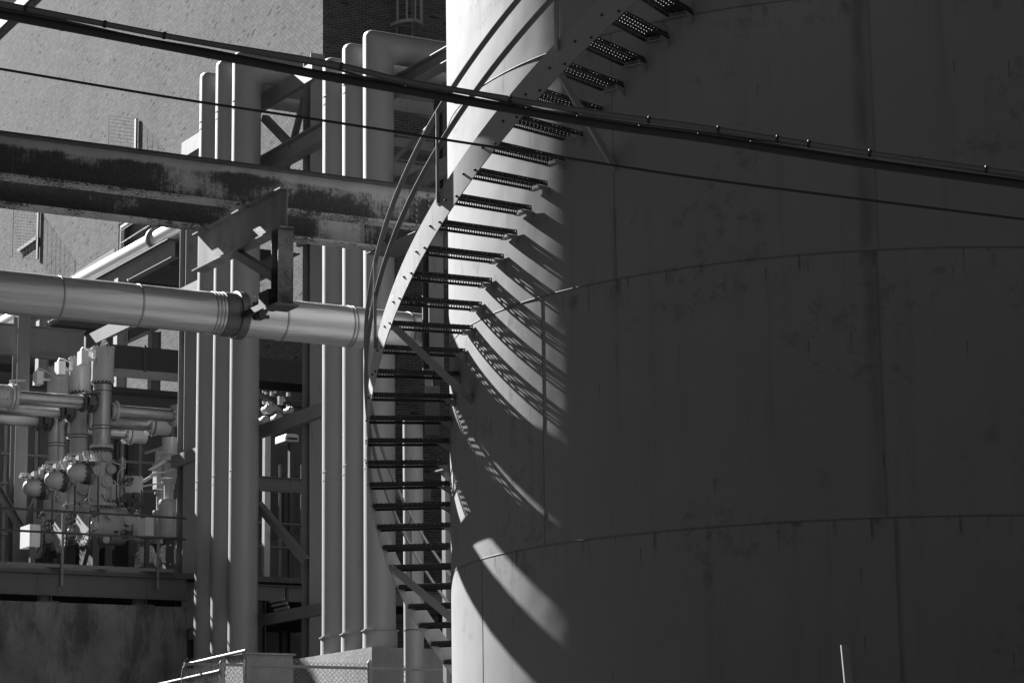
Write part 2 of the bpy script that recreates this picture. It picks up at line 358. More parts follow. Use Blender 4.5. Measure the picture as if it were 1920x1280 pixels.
# one tread: a perforated plank with folded edges, x radial, y along the climb (0 = upper edge), z = 0 on top
def tread_mesh():
    b = MB(); L0, L1, D, t = RIN, ROUT-.003, .255, .004
    nx, ny = 16, 4; m = .015; cw, chh = (L1-L0-2*m)/nx, (D-2*m)/ny
    # solid rims
    def plate(x0, x1, y0, y1, z0=-t, z1=0): b.box(x0, x1, y0, y1, z0, z1)
    plate(L0, L1, -m, 0); plate(L0, L1, -D, -D+m); plate(L0, L0+m, -D+m, -m); plate(L1-m, L1, -D+m, -m)
    for i in range(nx):
        for j in range(ny):
            x0, y0 = L0+m+cw*i, -D+m+chh*j; x1, y1 = x0+cw, y0+chh; xm, ym = (x0+x1)/2, (y0+y1)/2
            hx, hy = cw*.41, chh*.40
            out = [(x0,y0),(xm,y0),(x1,y0),(x1,ym),(x1,y1),(xm,y1),(x0,y1),(x0,ym)]
            inn = [(xm-hx*.4,ym-hy),(xm,ym-hy),(xm+hx*.4,ym-hy),(xm+hx,ym),(xm+hx*.4,ym+hy),(xm,ym+hy),(xm-hx*.4,ym+hy),(xm-hx,ym)]
            v = [(x, y, 0) for x, y in out]+[(x, y, .006) for x, y in inn]+[(x, y, -t) for x, y in out]+[(x, y, -t-.004) for x, y in inn]
            f = []
            for q in range(8):
                r = (q+1) % 8
                f += [(q, r, 8+r, 8+q), (16+r, 16+q, 24+q, 24+r), (8+q, 8+r, 24+r, 24+q)]
            b.add(v, f)
    # folded edges with a row of slots along the top
    for y in (-.004, -D):
        b.box(L0, L1, y, y+.004, -.05, -.024)
        n = 30; w = (L1-L0)/n
        for i in range(n): b.box(L0+w*i, L0+w*(i+.45), y, y+.004, -.0239, -.0065)
        b.box(L0, L1, y, y+.02, -.054, -.0501)
    b.box(L1-.004, L1, -D+.0201, -.0241, -.05, -t-.0002)
    return b
def bracket_mesh():
    b = MB(); D = .255
    b.box(RIN-.012, RIN+.05, -D+.012, -.012, -.065, -.0542)
    b.add([(RIN-.01, -.003, -.06), (RIN+.14, -.003, -.06), (RIN-.01, -.003, -.155), (RIN-.01, -.011, -.06), (RIN+.14, -.011, -.06), (RIN-.01, -.011, -.155)],
          [(0, 1, 2), (5, 4, 3), (0, 3, 4, 1), (1, 4, 5, 2), (2, 5, 3, 0)])
    b.box(RIN-.014, RIN-.006, -.10, -.0115, -.12, -.0543)
    return b
tm = tread_mesh().build('tread', M['tread'], None, loc=(0, 0, 0)); bm_ = bracket_mesh().build('bracket', M['stair'], None, loc=(0, 0, 0))
bm_.parent = tm
for k in range(K0, K1):
    t = tm if k == K0 else tm.copy()
    if t is not tm: C.objects.link(t)
    t.parent = st; t.location = Vector((TX, TY, Z0+RISE*k))-base; t.rotation_euler = (0, 0, TH0+DTH*k)
    # local y runs along the climb because the climb is counter-clockwise
    if k != K0:
        q = bm_.copy(); C.objects.link(q); q.parent = t
def rail_prof(w=.041, t=.007): return [(-w/2, -w), (-w/2+t, -w), (-w/2+t, -t), (w/2, -t), (w/2, 0), (-w/2, 0)]
RT, RM = SB+SH+.885, SB+SH+.50
for nm, dz in (('handrail', RT), ('mid_rail', RM)):
    pts = [helix(ROUT+.022, K0-.6+(K1-K0+1.0)*i/200, dz) for i in range(201)]
    MB().sweep(pts, 0, prof=rail_prof(), updir=(0, 0, 1)).build(nm, M['rail'], st, 25)
for k in (2.4, 8.2, 14.0, 19.8, 25.6, 31.4):
    a = TH0+DTH*k; rad = Vector((math.cos(a), math.sin(a), 0)); p0 = helix(ROUT+.016, k, SB+SH-.10); p1 = helix(ROUT+.016, k, RT-.009)
    b = MB(); b.bar(p0, p1, .06, .008, up=rad); tg = Vector((-rad.y, rad.x, 0))
    b.bar(p0, p1, .008, .028, up=rad, ow=.026, oh=.0181)
    b.build('post', M['rail'], st)
pA, pB = on_tank(735, 628, ROUT-.02), on_tank(884, 772, TR+.01); da, dz = tank_ang(pB)-tank_ang(pA), pB.z-pA.z
for (u0, v0) in ((735, 628), (1046, 152), (735, 1037)):
    p0 = on_tank(u0, v0, ROUT-.02); a = tank_ang(p0)
    kk = 4.9 if v0 > 1000 else ((a-TH0) % (2*PI))/DTH
    p0 = helix(ROUT-.01, kk, SB+.05); a = TH0+DTH*kk
    a += da; p1 = Vector((TX+(TR+.01)*math.cos(a), TY+(TR+.01)*math.sin(a), p0.z+dz))
    MB().angle(p0, p1, .085, .009).build('brace', M['stair'], st)
# ------------------------------------------------------------------ rusty girders
GB = 8.09
def girder(bb, x1, label, m, hgt=.565):
    p0, p1 = Vector((2.0, bb, GB+hgt/2)), Vector((x1, bb, GB+hgt/2))
    t = thing('steel_girder', label, 'girder', (2.0, bb, 0), 'rusty girders carrying the insulated pipe')
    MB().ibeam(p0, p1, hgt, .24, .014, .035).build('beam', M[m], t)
    for yy, off in ((bb-.0275, -1),):
        b = MB(); b.box(x1-.42, x1-.06, bb-.022, bb-.0072, GB+.05, GB+hgt-.05); b.build('splice_plate', M['rust'], t)
        b = MB()
        for i in range(6):
            for xx in (x1-.34, x1-.15): b.lathe((xx, bb-.0222, GB+.09+i*.077), (0, -1, 0), [(0, .022), (.022, .022)], 6)
        b.build('bolts', M['collar_dark'], t)
    return t
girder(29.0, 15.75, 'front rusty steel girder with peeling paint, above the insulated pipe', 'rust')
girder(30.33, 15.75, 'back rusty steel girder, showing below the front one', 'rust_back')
gx0, gx1 = at_b(803, 600, 28.9).x, at_b(834, 600, 28.9).x; gxm = (gx0+gx1)/2
t = thing('girder_column', 'dark steel column behind the stair treads, holding the girder ends', 'column', (gxm, 29, 0))
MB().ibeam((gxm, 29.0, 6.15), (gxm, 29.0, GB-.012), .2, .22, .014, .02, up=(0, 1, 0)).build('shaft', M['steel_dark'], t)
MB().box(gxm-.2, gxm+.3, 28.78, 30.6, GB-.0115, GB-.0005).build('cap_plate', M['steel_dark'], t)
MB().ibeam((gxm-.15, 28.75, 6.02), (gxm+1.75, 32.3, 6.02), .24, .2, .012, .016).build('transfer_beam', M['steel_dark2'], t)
# ------------------------------------------------------------------ pipe support bracket under the girders
BX = 12.97
sup = thing('pipe_support_bracket', 'stained steel bracket clamped under the girders beside the insulated pipe', 'bracket', (BX, 28, 0))
MB().ibeam((BX, 30.62, GB-.262), (BX, 27.82, GB-.262), .515, .20, .012, .018).build('cross_beam', M['rust_bracket'], sup)
MB().ibeam((BX+.02, 28.0, GB-.525), (BX+.02, 28.0, 6.62), .21, .21, .01, .014, up=(0, 1, 0)).build('hanger_post', M['rust_bracket'], sup)
MB().angle((BX, 29.35, GB-.53), (BX, 28.12, 6.99), .11, .011).build('diagonal_brace', M['steel_dark'], sup)
b = MB(); b.box(BX-.13, BX+.19, 27.86, 28.22, 6.585, 6.615); b.build('base_plate', M['steel_dark'], sup)
b = MB(); b.box(BX-.11, BX+.10, 28.125, 28.42, 6.62, 6.84); b.bar((BX, 28.42, 6.70), (BX, 29.12, 6.70), .05, .08); b.build('strut', M['soot'], sup)
for bb in (29.0, 30.33):
    b = MB()
    for sx in (-.08, .08):
        b.box(BX+sx-.03, BX+sx+.03, bb-.16, bb-.122, GB-.035, GB+.045)
    b.build('beam_clamp', M['collar_dark'], sup)
# ------------------------------------------------------------------ insulated pipe
PB, PZ, PR = 29.4, 6.75, .272
pipe = thing('insulated_pipe', 'fat metal-clad horizontal pipe with ring bands crossing below the girders', 'pipe', (3, PB, PZ))
MB().lathe((3, PB, PZ), (1, 0, 0), [(0, PR), (at_b(803, 620, PB).x-3, PR)], 40).build('jacket', M['jacket'], pipe)
def axp(u, v): return at_b(u, v, PB).x
for u, v, w in ((108, 560, 1), (256, 575, 1), (395, 590, 2), (408, 590, 1), (526, 600, 1), (650, 615, 2), (762, 640, 1)):
    x = axp(u, v)
    b = MB(); 
    for q in range(w): b.lathe((x-.012+q*.05, PB, PZ), (1, 0, 0), [(0, PR-.004), (0.002, PR+.010), (.022, PR+.010), (.024, PR-.004)], 40, cap=False)
    b.build('ring_band', M['band'], pipe)
x0, x1 = axp(409, 590), axp(438, 590)
MB().lathe((x0+.03, PB, PZ), (1, 0, 0), [(0, PR-.004), (.004, PR+.016), (x1-x0-.03, PR+.016), (x1-x0-.02, PR+.04), (x1-x0+.09, PR+.04), (x1-x0+.1, PR-.004)], 40, cap=False).build('coupling', M['collar_dark'], pipe)
b = MB(); x = axp(466, 590); b.box(x-.05, x+.05, PB-.44, PB-.27, PZ-.10, PZ+.13); b.box(x-.09, x+.09, PB-.40, PB-.27, PZ-.02, PZ+.04); b.lathe((x-.11, PB-.39, PZ+.09), (1, 0, 0), [(0, .025), (.24, .025)], 8)
b.lathe((x-.09, PB-.39, PZ-.07), (1, 0, 0), [(0, .025), (.2, .025)], 8); b.build('clamp', M['soot'], pipe)
# ------------------------------------------------------------------ riser pipes: two banks of three
def riser(name_label, x, y, ztop, zbase, r, group, right, base_h=.27):
    t = thing('riser_pipe', name_label, 'pipe', (x, y, zbase), group)
    zc = ztop-r; b = MB(); n = 32; rho = .10; vs = []; fs = []; rings = 10
    for q in range(rings+2):                      # square mitred elbow with a small fillet
        for k in range(n):
            a, c = r*math.cos(2*PI*k/n), r*math.sin(2*PI*k/n)
            if q == 0: vs.append((x+a, y+c, zbase+base_h-.02))
            elif q == rings+1: vs.append((x+right, y+c, zc-a))
            else:
                f = PI/2*(q-1)/(rings-1); vs.append((x+a+rho-rho*math.cos(f), y+c, zc-a-rho+rho*math.sin(f)))
    for q in range(rings+1):
        for k in range(n): fs.append((q*n+k, q*n+(k+1) % n, (q+1)*n+(k+1) % n, (q+1)*n+k))
    fs.append(tuple((rings+1)*n+k for k in range(n)))
    b.add(vs, fs); b.build('pipe_body', M['pipe'], t, 50)
    MB().lathe((x, y, zbase), (0, 0, 1), [(0, r+.02), (base_h, r+.02)], 28).build('base_collar', M['collar'], t)
    b = MB(); b.lathe((x, y, zbase+base_h), (0, 0, 1), [(0, r+.045), (.012, r+.045)], 28); b.box(x-r-.03, x-r+.1, y-.03, y+.03, zbase+base_h+.0145, zbase+base_h+.03); b.build('ring_clip', M['collar'], t)
    for zz in JOINTS:
        b = MB(); b.lathe((x, y, zz), (0, 0, 1), [(0, r-.004), (.001, r+.006), (.014, r+.006), (.015, r-.004)], 28, cap=False); b.lathe((x, y, zz+.13), (0, 0, 1), [(0, r-.004), (.001, r+.005), (.012, r+.005), (.013, r-.004)], 28, cap=False)
        b.box(x-r-.012, x-r+.02, y-.08, y+.01, zz+.133, zz+.152); b.build('joint_ring', M['pipe'], t)
    return t
A0 = 17.0
def bank(us, vs, r, zb, group, names, right):
    for (u, v, lab) in zip(us, vs, names):
        p = at_a(u, v, A0); q = at_a(u, 600, A0)
        riser(lab, A0+r*.86, q.y-r*.5, p.z, zb, r, group, right)
JOINTS = [5.55, 11.62]
bank((681.5, 642, 604.5), (60, 85, 112), .24, at_a(697, 1212, A0-.16).z+.002, 'right bank of riser pipes', ('tall pale riser pipe nearest the staircase, its elbow highest in view', 'middle pale riser pipe of the right bank beside the staircase', 'left riser pipe of the right bank, next to the steel column'), 4.2)
JOINTS = [6.05, 9.0, 12.5]
bank((432, 400.5, 370), (104, 120, 142), .25, 1.9, 'left bank of riser pipes', ('front riser pipe of the left bank, widest of its three', 'middle riser pipe of the left bank, partly behind the front one', 'outer riser pipe of the left bank, beside the left steel column'), 2.6)
# foundation under the right bank
fb = MB(); c0 = at_a(697, 1212, A0-.16); zt = c0.z
fb.box(A0-.16, A0+2.2, c0.y, 36.2, 0, zt); o = fb.build('concrete_foundation', M['concrete_pale'], None, loc=(A0, 34, 0)); tag(o, 'pale concrete foundation block under the right bank of riser pipes', 'foundation')
b = MB(); b.box(16.75, 19.2, 38.1, 41.2, 0, 1.9); o = b.build('concrete_foundation', M['concrete'], None, loc=(17, 39, 0)); tag(o, 'dark concrete foundation under the left bank of riser pipes', 'foundation')
# ------------------------------------------------------------------ pipe rack
rack = thing('pipe_rack', 'open steel frame of columns, beams and braces behind the riser pipes', 'steel frame', (17.9, 40, 0))
CA = 17.92
def hcol(x, y, z0, z1, m='steel', d=.30, w=.26): MB().ibeam((x, y, z0), (x, y, z1), d, w, .012, .016, up=(0, 1, 0)).build('column', M[m], rack)
yB = at_a(588, 300, CA).y; yA = at_a(357, 300, CA).y
hcol(CA, yB, 0, 13.25); hcol(CA, yA, 3.9, 12.98); hcol(CA, 32.7, 8.5, 11.45, 'steel_dark')
FX = CA-.26
for zt, y0, y1, d in ((11.84, 31.6, 34.6, .24), (11.78, 36.0, 40.2, .32)):
    MB().ibeam((FX+.02, y0, zt-d/2), (FX+.02, y1, zt-d/2), d, .24, .012, .016).build('beam', M['steel'], rack)
for zt, y0, y1, d, m in ((12.97, 36.9, yA-.2, .30, 'steel'), (10.17, 41.4, 47.6, .26, 'steel'), (10.17, 31.5, 37.5, .28, 'steel'), (7.07, 35.6, yA+.12, .22, 'steel'), (3.82, 35.6, yA-.3, .19, 'steel')):
    MB().channel((FX, y0, zt-d/2), (FX, y1, zt-d/2), d, .09, .012, flip=1).build('beam', M[m], rack)
for (u0, v0, u1, v1, aa, w) in ((571, 182, 533, 330, CA+.1, .09), (497, 222, 548, 275, CA-.2, .12), (484, 945, 575, 1052, CA-.2, .12), (745, 300, 835, 215, CA+.4, .1)):
    MB().angle(at_a(u0, v0, aa), at_a(u1, v1, aa), w, .01).build('brace', M['steel'], rack)
for z, y, x0, x1, d in ((12.62, yB, CA+.15, CA+5, .3), (11.45, yB, CA+.15, CA+5, .3), (11.3, 32.7, CA+.15, CA+5, .3), (10.0, 32.7, CA+.15, CA+5, .35), (8.4, 32.7, CA+.15, CA+5, .3), (12.0, 37.6, CA+.15, CA+4, .22), (6.62, yA-.2, CA+.15, CA+5, .26), (4.35, 40.4, CA-.2, CA+6, .28), (12.4, 42.4, CA+.15, CA+4, .25)):
    MB().ibeam((x0, y, z), (x1, y, z), d, .2, .01, .015).build('cross_beam', M['steel'], rack)
# left bay of the rack, out over the switchgear
yL = 47.5
xl = at_b(39, 700, yL).x
MB().ibeam((xl, yL, 4.6), (xl, yL, 10.45), .3, .26, .012, .016, up=(0, 1, 0)).build('column', M['steel'], rack)
MB().ibeam((xl+.16, yL, 9.95), (FX-.02, yL, 9.95), .62, .22, .012, .02).build('beam', M['steel'], rack)
MB().ibeam((xl-5, yL, 9.95), (xl-.16, yL, 9.95), .62, .22, .012, .02).build('beam', M['steel'], rack)
MB().angle((xl, yL-.2, 6.2), (xl-1.6, yL-.2, 8.6), .14, .012).build('brace', M['steel'], rack)
MB().ibeam((xl+.1, yL+3.2, 9.4), (xl+5, yL+3.2, 9.4), .5, .2, .012, .02).build('beam', M['steel_dark'], rack)
MB().ibeam((xl+3.4, yL+3.2, 4.6), (xl+3.4, yL+3.2, 9.1), .25, .25, .012, .016, up=(1, 0, 0)).build('column', M['steel_dark'], rack)
# ------------------------------------------------------------------ brick building
BXL, BYF, BTOP = 26.2, 54.14, 28.2
BROT = -math.radians(2.0); BBASE = Vector((BXL, BYF, 0)); BM = Matrix.Rotation(BROT, 3, 'Z')     # the building stands 2 degrees off the plant grid
def at_wall(u, v, out=0.0):               # point on the side wall, in the building's own axes
    n = BM @ Vector((-1, 0, 0)); d = ray(u, v); t = (n.dot(BBASE)+out)/n.dot(d); return BM.transposed() @ (d*t-BBASE)+BBASE
def turn(o): o.rotation_euler = (0, 0, BROT); o.location = BM @ (Vector(o.location)-BBASE)+BBASE
bld = thing('brick_building', 'tall pale brick building with a raking sunlit side and a dark front', 'building', (BXL, BYF, 0))
b = MB(); b.add([(BXL, BYF, 0), (BXL, 125, 0), (BXL, 125, BTOP), (BXL, BYF, BTOP)], [(3, 2, 1, 0)]); 
# the wall with its louvred window opening
wy0, wy1, wz0, wz1 = at_wall(352, 470).y, at_wall(222, 450).y, 15.9, 18.3
b = MB()
ys = [BYF, wy0, wy1, 125]; zs = [0, wz0, wz1, BTOP]
for i in range(3):
    for j in range(3):
        if i == 1 and j == 1: continue
        b.add([(BXL, ys[i], zs[j]), (BXL, ys[i+1], zs[j]), (BXL, ys[i+1], zs[j+1]), (BXL, ys[i], zs[j+1])], [(0, 3, 2, 1)])
b.add([(BXL, wy0, wz0), (BXL+.35, wy0, wz0), (BXL+.35, wy0, wz1), (BXL, wy0, wz1)], [(0, 1, 2, 3)])
b.add([(BXL, wy1, wz0), (BXL+.35, wy1, wz0), (BXL+.35, wy1, wz1), (BXL, wy1, wz1)], [(3, 2, 1, 0)])
b.add([(BXL, wy0, wz1), (BXL+.35, wy0, wz1), (BXL+.35, wy1, wz1), (BXL, wy1, wz1)], [(0, 1, 2, 3)])
b.add([(BXL, wy0, wz0), (BXL+.35, wy0, wz0), (BXL+.35, wy1, wz0), (BXL, wy1, wz0)], [(3, 2, 1, 0)])
b.add([(BXL+.35, wy0, wz0), (BXL+.35, wy1, wz0), (BXL+.35, wy1, wz1), (BXL+.35, wy0, wz1)], [(3, 2, 1, 0)])
b.build('side_wall', M['brick_y'], bld)
b = MB(); b.add([(BXL, BYF, 0), (BXL+40, BYF, 0), (BXL+40, BYF, BTOP), (BXL, BYF, BTOP)], [(0, 1, 2, 3)]); 
b.add([(BXL+40, BYF, 0), (BXL+40, 125, 0), (BXL+40, 125, BTOP), (BXL+40, BYF, BTOP)], [(0, 1, 2, 3)]); b.add([(BXL, 125, 0), (BXL+40, 125, 0), (BXL+40, 125, BTOP), (BXL, 125, BTOP)], [(3, 2, 1, 0)]); b.build('front_wall', M['brick_x'], bld)
b = MB(); b.add([(BXL, BYF, BTOP-.3), (BXL+40, BYF, BTOP-.3), (BXL+40, 125, BTOP-.3), (BXL, 125, BTOP-.3)], [(0, 1, 2, 3)]); b.build('roof', M['concrete'], bld)
b = MB(); b.box(BXL-.12, BXL+.5, BYF-.12, 125, BTOP+.002, BTOP+.42); b.box(BXL+.501, BXL+40, BYF-.12, BYF+.5, BTOP+.002, BTOP+.42); b.build('coping', M['steel_dark'], bld)
for zc, zh in ((17.45, .21),):
    b = MB(); b.box(BXL-.012, BXL+.05, BYF+8 if zc > 20 else wy1+.3, 124, zc, zc+zh); b.build('soldier_course', M['soldier'], bld)
win = MB(); 
win.box(BXL+.02, BXL+.14, wy0+.02, wy0+.12, wz0+.02, wz1-.02); win.box(BXL+.02, BXL+.14, wy1-.12, wy1-.02, wz0+.02, wz1-.02)
win.box(BXL+.02, BXL+.14, wy0+.121, wy1-.121, wz1-.12, wz1-.02); win.box(BXL+.02, BXL+.14, wy0+.121, wy1-.121, wz0+.02, wz0+.12)
wf = win.build('louvre_window', M['louvre'], bld)
b = MB(); n = 6
for i in range(n):
    z = wz0+.30+i*(wz1-wz0-.45)/(n-1); b.bar((BXL+.10, wy0+.13, z), (BXL+.10, wy1-.13, z), .30, .03, up=(-.6, 0, .8))
b.build('blades', M['louvre'], wf)
# ------------------------------------------------------------------ caged ladder on the dark front
lad = thing('caged_ladder', 'steel ladder with a hooped safety cage on the dark brick front', 'ladder', (29, BYF, 0))
lx = at_b(766, 30, BYF-.2).x; zc = at_b(765, 48, BYF-.5).z
for dx in (-.22, .22): MB().bar((lx-.16+dx, BYF-.22, 18.6), (lx-.16+dx, BYF-.22, 27.9), .06, .02, up=(0, 1, 0)).build('stile', M['steel'], lad)
for i in range(31):
    z = 18.75+i*.3; MB().tube((lx-.38, BYF-.22, z), (lx+.06, BYF-.22, z), .012, 6).build('rung', M['steel'], lad)
for z in (zc, zc+1.6, zc+3.2):
    pts = [(lx-.16+.40*math.cos(a), BYF-.24-.62*max(0, math.sin(a)), z) for a in [PI*i/14 for i in range(15)]]
    MB().sweep(pts, 0, prof=[(-.006, -.04), (.006, -.04), (.006, .04), (-.006, .04)], updir=(0, 0, 1)).build('cage_hoop', M['steel_pale'], lad)
for i in range(1, 6):
    a = PI*i/6; x, y = lx-.16+.39*math.cos(a), BYF-.24-.61*math.sin(a)
    MB().bar((x, y, zc), (x, y, 26.5), .05, .008, up=(0, 1, 0)).build('cage_strap', M['steel_pale'], lad)
# ------------------------------------------------------------------ mesh guards on the sunlit side wall
def guard(u, v0, v1, label):
    p0 = at_wall(u, v1, .06); p1 = at_wall(u, v0, .06); y = p0.y
    t = thing('wall_mesh_guard', label, 'guard', (BXL, y, p0.z))
    z0, z1 = p0.z, p1.z; out = .9
    b = MB(); b.bar((BXL-.06, y, z0), (BXL-.06, y, z1), .16, .05, up=(1, 0, 0)); b.build('upright', M['steel_dark'], t)
    MB().bar((BXL-out, y, z0), (BXL-out, y, z1), .012, .02, up=(1, 0, 0)).build('upright', M['steel_dark'], t)
    b = MB()
    n = int((z1-z0)/.10)
    for i in range(n+1): b.bar((BXL-out+.04, y, z0+(z1-z0)*i/n), (BXL-.1, y, z0+(z1-z0)*i/n), .007, .007)
    for i in range(1, 7): x = BXL-out+.04+(out-.14)*i/7; b.bar((x, y+.01, z0), (x, y+.01, z1), .006, .006)
    b.build('mesh', M['steel'], t)
    k = 0
    for z in [z1-.9*(i+1) for i in range(int((z1-z0)/1.1)+1)]:
        if z < z0: break
        MB().angle((BXL-.03, y+2.2, z), (BXL-.03, y+.1, z), .12, .012).build('arm', M['steel_dark'], t)
    turn(t); return t
guard(254, 224, 290, 'small mesh guard standing off the sunlit brick wall above the girder')
guard(70, 396, 486, 'tall mesh guard with arms on the sunlit brick wall at far left')
turn(bld); turn(lad)
# ------------------------------------------------------------------ pipe bridge along the side wall
br = thing('pipe_bridge', 'steel walkway bridge carrying white pipes along the sunlit brick wall', 'bridge', (23.5, 60, 0))
for x in (22.6, 25.4): MB().ibeam((x, 54.8, 14.05), (x, 92, 14.05), .42, .2, .012, .02).build('stringer', M['steel'], br)
for i in range(13):
    y = 55.5+i*3; MB().ibeam((22.73, y, 13.9), (25.27, y, 13.9), .26, .16, .01, .014).build('cross_beam', M['steel_dark'], br)
b = MB(); b.box(22.4, 25.9, 54.8, 92, 14.27, 14.3); b.build('deck', M['steel_dark'], br)
for y in (57.5, 63.2, 70, 78, 86):
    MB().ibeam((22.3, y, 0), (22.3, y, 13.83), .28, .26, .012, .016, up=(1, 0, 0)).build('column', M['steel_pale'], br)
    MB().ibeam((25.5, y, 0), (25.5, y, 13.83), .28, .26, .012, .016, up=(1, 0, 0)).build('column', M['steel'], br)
def run(x, z, r, y0, y1, lab):
    t = thing('overhead_pipe', lab, 'pipe', (x, y0, z), 'white pipes on the bridge along the brick wall')
    MB().tube((x, y0, z), (x, y1, z), r, 20).build('pipe_body', M['louvre'], t)
    for y in (y0+2, y0+9, y0+16): MB().lathe((x, y, z), (0, 1, 0), [(0, r+.09), (.06, r+.09)], 24).build('flange', M['collar'], t)
run(22.75, 14.64, .21, 54.3, 92, 'sunlit white pipe on the outer edge of the bridge')
run(23.4, 14.56, .11, 58.2, 92, 'thin white pipe second from the outer edge of the bridge')
run(24.3, 14.75, .22, 60.5, 92, 'wide white pipe at the middle of the bridge deck')
# ------------------------------------------------------------------ switchgear deck, its railing, retaining wall
WB = 42.0; DZ = 4.83
dk = thing('equipment_deck', 'dark steel deck on stub posts carrying the switchgear', 'deck', (14, WB, 0))
b = MB(); b.box(8, 24.5, WB, 52, DZ-.1, DZ); b.build('floor', M['steel_dark'], dk)
MB().channel((8, WB-.03, DZ-.31), (17.6, WB-.03, DZ-.31), .40, .10, .012, flip=1).build('edge_beam', M['steel_dark2'], dk)
MB().bar((8, WB-.06, DZ+.02), (17.35, WB-.06, DZ+.02), .04, .06).build('kerb_angle', M['steel'], dk)
for u in (90, 268):
    x = at_b(u, 1100, WB).x
    MB().ibeam((x, WB+.16, 4.24), (x, WB+.16, DZ-.102), .2, .2, .012, .016, up=(1, 0, 0)).build('stub_post', M['steel'], dk)
    b = MB(); b.box(x-.2, x+.2, WB-.03, WB+.4, 4.212, 4.239); b.build('base_plate', M['steel_dark'], dk)
MB().ibeam((8, 47.5, DZ-.34), (21, 47.5, DZ-.34), .45, .2, .012, .02).build('joist', M['steel_dark'], dk)
for xx, yy in ((9, 47.5), (14, 47.5), (20, 47.5), (24, 51.5), (24, 44), (19.5, 43)): MB().ibeam((xx, yy, 0), (xx, yy, DZ-.57 if yy == 47.5 else DZ-.102), .2, .2, .012, .016, up=(1, 0, 0)).build('column', M['steel_dark'], dk)
rl = thing('deck_railing', 'two-bar steel pipe railing along the edge of the switchgear deck', 'railing', (14, WB-.12, DZ))
for z in (5.80, 5.42): MB().tube((8, WB-.12, z), (17.55, WB-.12, z), .021, 10).build('rail', M['steel_dark'], rl)
for u in (118, 297, -120):
    x = at_b(u, 1000, WB-.1).x; MB().bar((x, WB-.098, 4.50), (x, WB-.098, 5.80), .05, .02, up=(0, 1, 0)).build('post', M['steel'], rl)
cw = MB(); cw.box(5, 17.62, WB-.05, WB+.75, 0, 4.21); o = cw.build('concrete_wall', M['concrete'], None, loc=(12, WB, 0)); tag(o, 'streaked dark concrete retaining wall below the switchgear deck', 'wall')
sh = thing('service_shed', 'long low shed with plain dark metal walls behind the switchgear', 'shed', (18, 52.2, 0))
zs_ = at_b(280, 742, 52.2).z
b = MB(); b.box(8, 26.0, 52.2, 55.5, 0, zs_); b.build('wall', M['shed'], sh)
b = MB(); b.box(7.9, 26.1, 52.05, 55.6, zs_+.002, zs_+.12); b.build('roof', M['steel_dark'], sh)
for i in range(18): MB().box(8.4+i, 8.45+i, 52.16, 52.198, .02, zs_-.02).build('rib', M['shed'], sh)
for u0, v0, u1, v1 in ((226, 690, 250, 880), (494, 905, 520, 1010), (532, 890, 560, 1000)):
    p, q = at_b(u0, max(v0, 752), 52.1), at_b(u1, v1, 52.1); MB().box(p.x, q.x, 52.1, 52.155, q.z, p.z).build('door', M['steel_dark'], sh)
p, q = at_b(176, 642, 53), at_b(356, 702, 53)
du = thing('air_duct', 'dark rectangular air duct above the shed behind the switchgear', 'duct', (p.x, 53, q.z))
b = MB(); b.box(p.x, 27-.9, 53, 54, q.z, p.z); b.build('casing', M['steel_dark'], du)
for i in range(4): MB().box(p.x+1.2*i, p.x+1.2*i+.05, 52.96, 52.998, q.z-.04, p.z+.04).build('flange', M['steel_dark2'], du)
va = thing('valve_assembly', 'grey valve cluster with round covers in the gap beside the left riser bank', 'valve', at_b(505, 790, 44.5))
p, q = at_b(484, 738, 44.9), at_b(549, 792, 44.6); MB().tube(p, q, .075, 14).build('tube', M['gis_dark'], va)
for u, v, px in ((506, 766, 10), (523, 783, 9), (498, 786, 8), (545, 768, 7)):
    c = at_b(u, v, 44.35); r_ = px*47/FOC; b = MB(); b.lathe(c+Vector((0, .25, 0)), (0, -1, 0), [(0, r_*.8), (.2, r_*.8), (.201, r_), (.25, r_), (.251, r_*.4), (.27, r_*.4)], 18); b.bolts(c, (0, -1, 0), r_*.8, 8, .012, .02); b.build('cover', M['gis'], va)
b = MB()
for i in range(16):
    c = at_b(random.uniform(490, 552), random.uniform(732, 775), 44.5); k_ = random.uniform(.012, .045); b.box(c.x-k_, c.x+k_, c.y-k_, c.y+k_, c.z-k_, c.z+k_*1.4)
c = at_b(500, 800, 44.6); b.bar((c.x, 44.6, DZ), (c.x, 44.6, c.z+.1), .12, .12); b.build('fittings', M['gis'], va)
for xx in (20.5, 23.5): MB().bar((xx, 53.5, zs_+.12), (xx, 53.5, q.z if False else du.location.z), .15, .15, up=(0, 1, 0)).build('leg', M['steel_dark'], du)
rr = thing('deck_railing', 'second steel railing on the deck, seen between the two banks of riser pipes', 'railing', (20, 46, DZ))
for v in (982, 1026): z = at_b(540, v, 46).z; MB().tube((19.0, 46, z), (23.5, 46, z), .022, 10).build('rail', M['steel'], rr)
for u in (527, 568): x = at_b(u, 1000, 46).x; MB().tube((x, 46.05, DZ), (x, 46.05, at_b(u, 870, 46).z), .03, 10).build('post', M['steel'], rr)
q0, q1 = at_b(535, 812, 47), at_b(560, 828, 47)
mc = thing('motor_cover', 'small white rounded motor cover catching the sun between the riser banks', 'cover', (q0.x, 47, q1.z))
b = MB(); w_ = q1.x-q0.x; h_ = q0.z-q1.z
prof = [(q0.x, q1.z)]+[(q0.x+.06-.06*math.cos(a), q0.z-.06+.06*math.sin(a)) for a in (0, .5, 1, 1.57)]+[(q1.x-.06+.06*math.sin(a), q0.z-.06+.06*math.cos(a)) for a in (0, .5, 1, 1.57)]+[(q1.x, q1.z)]
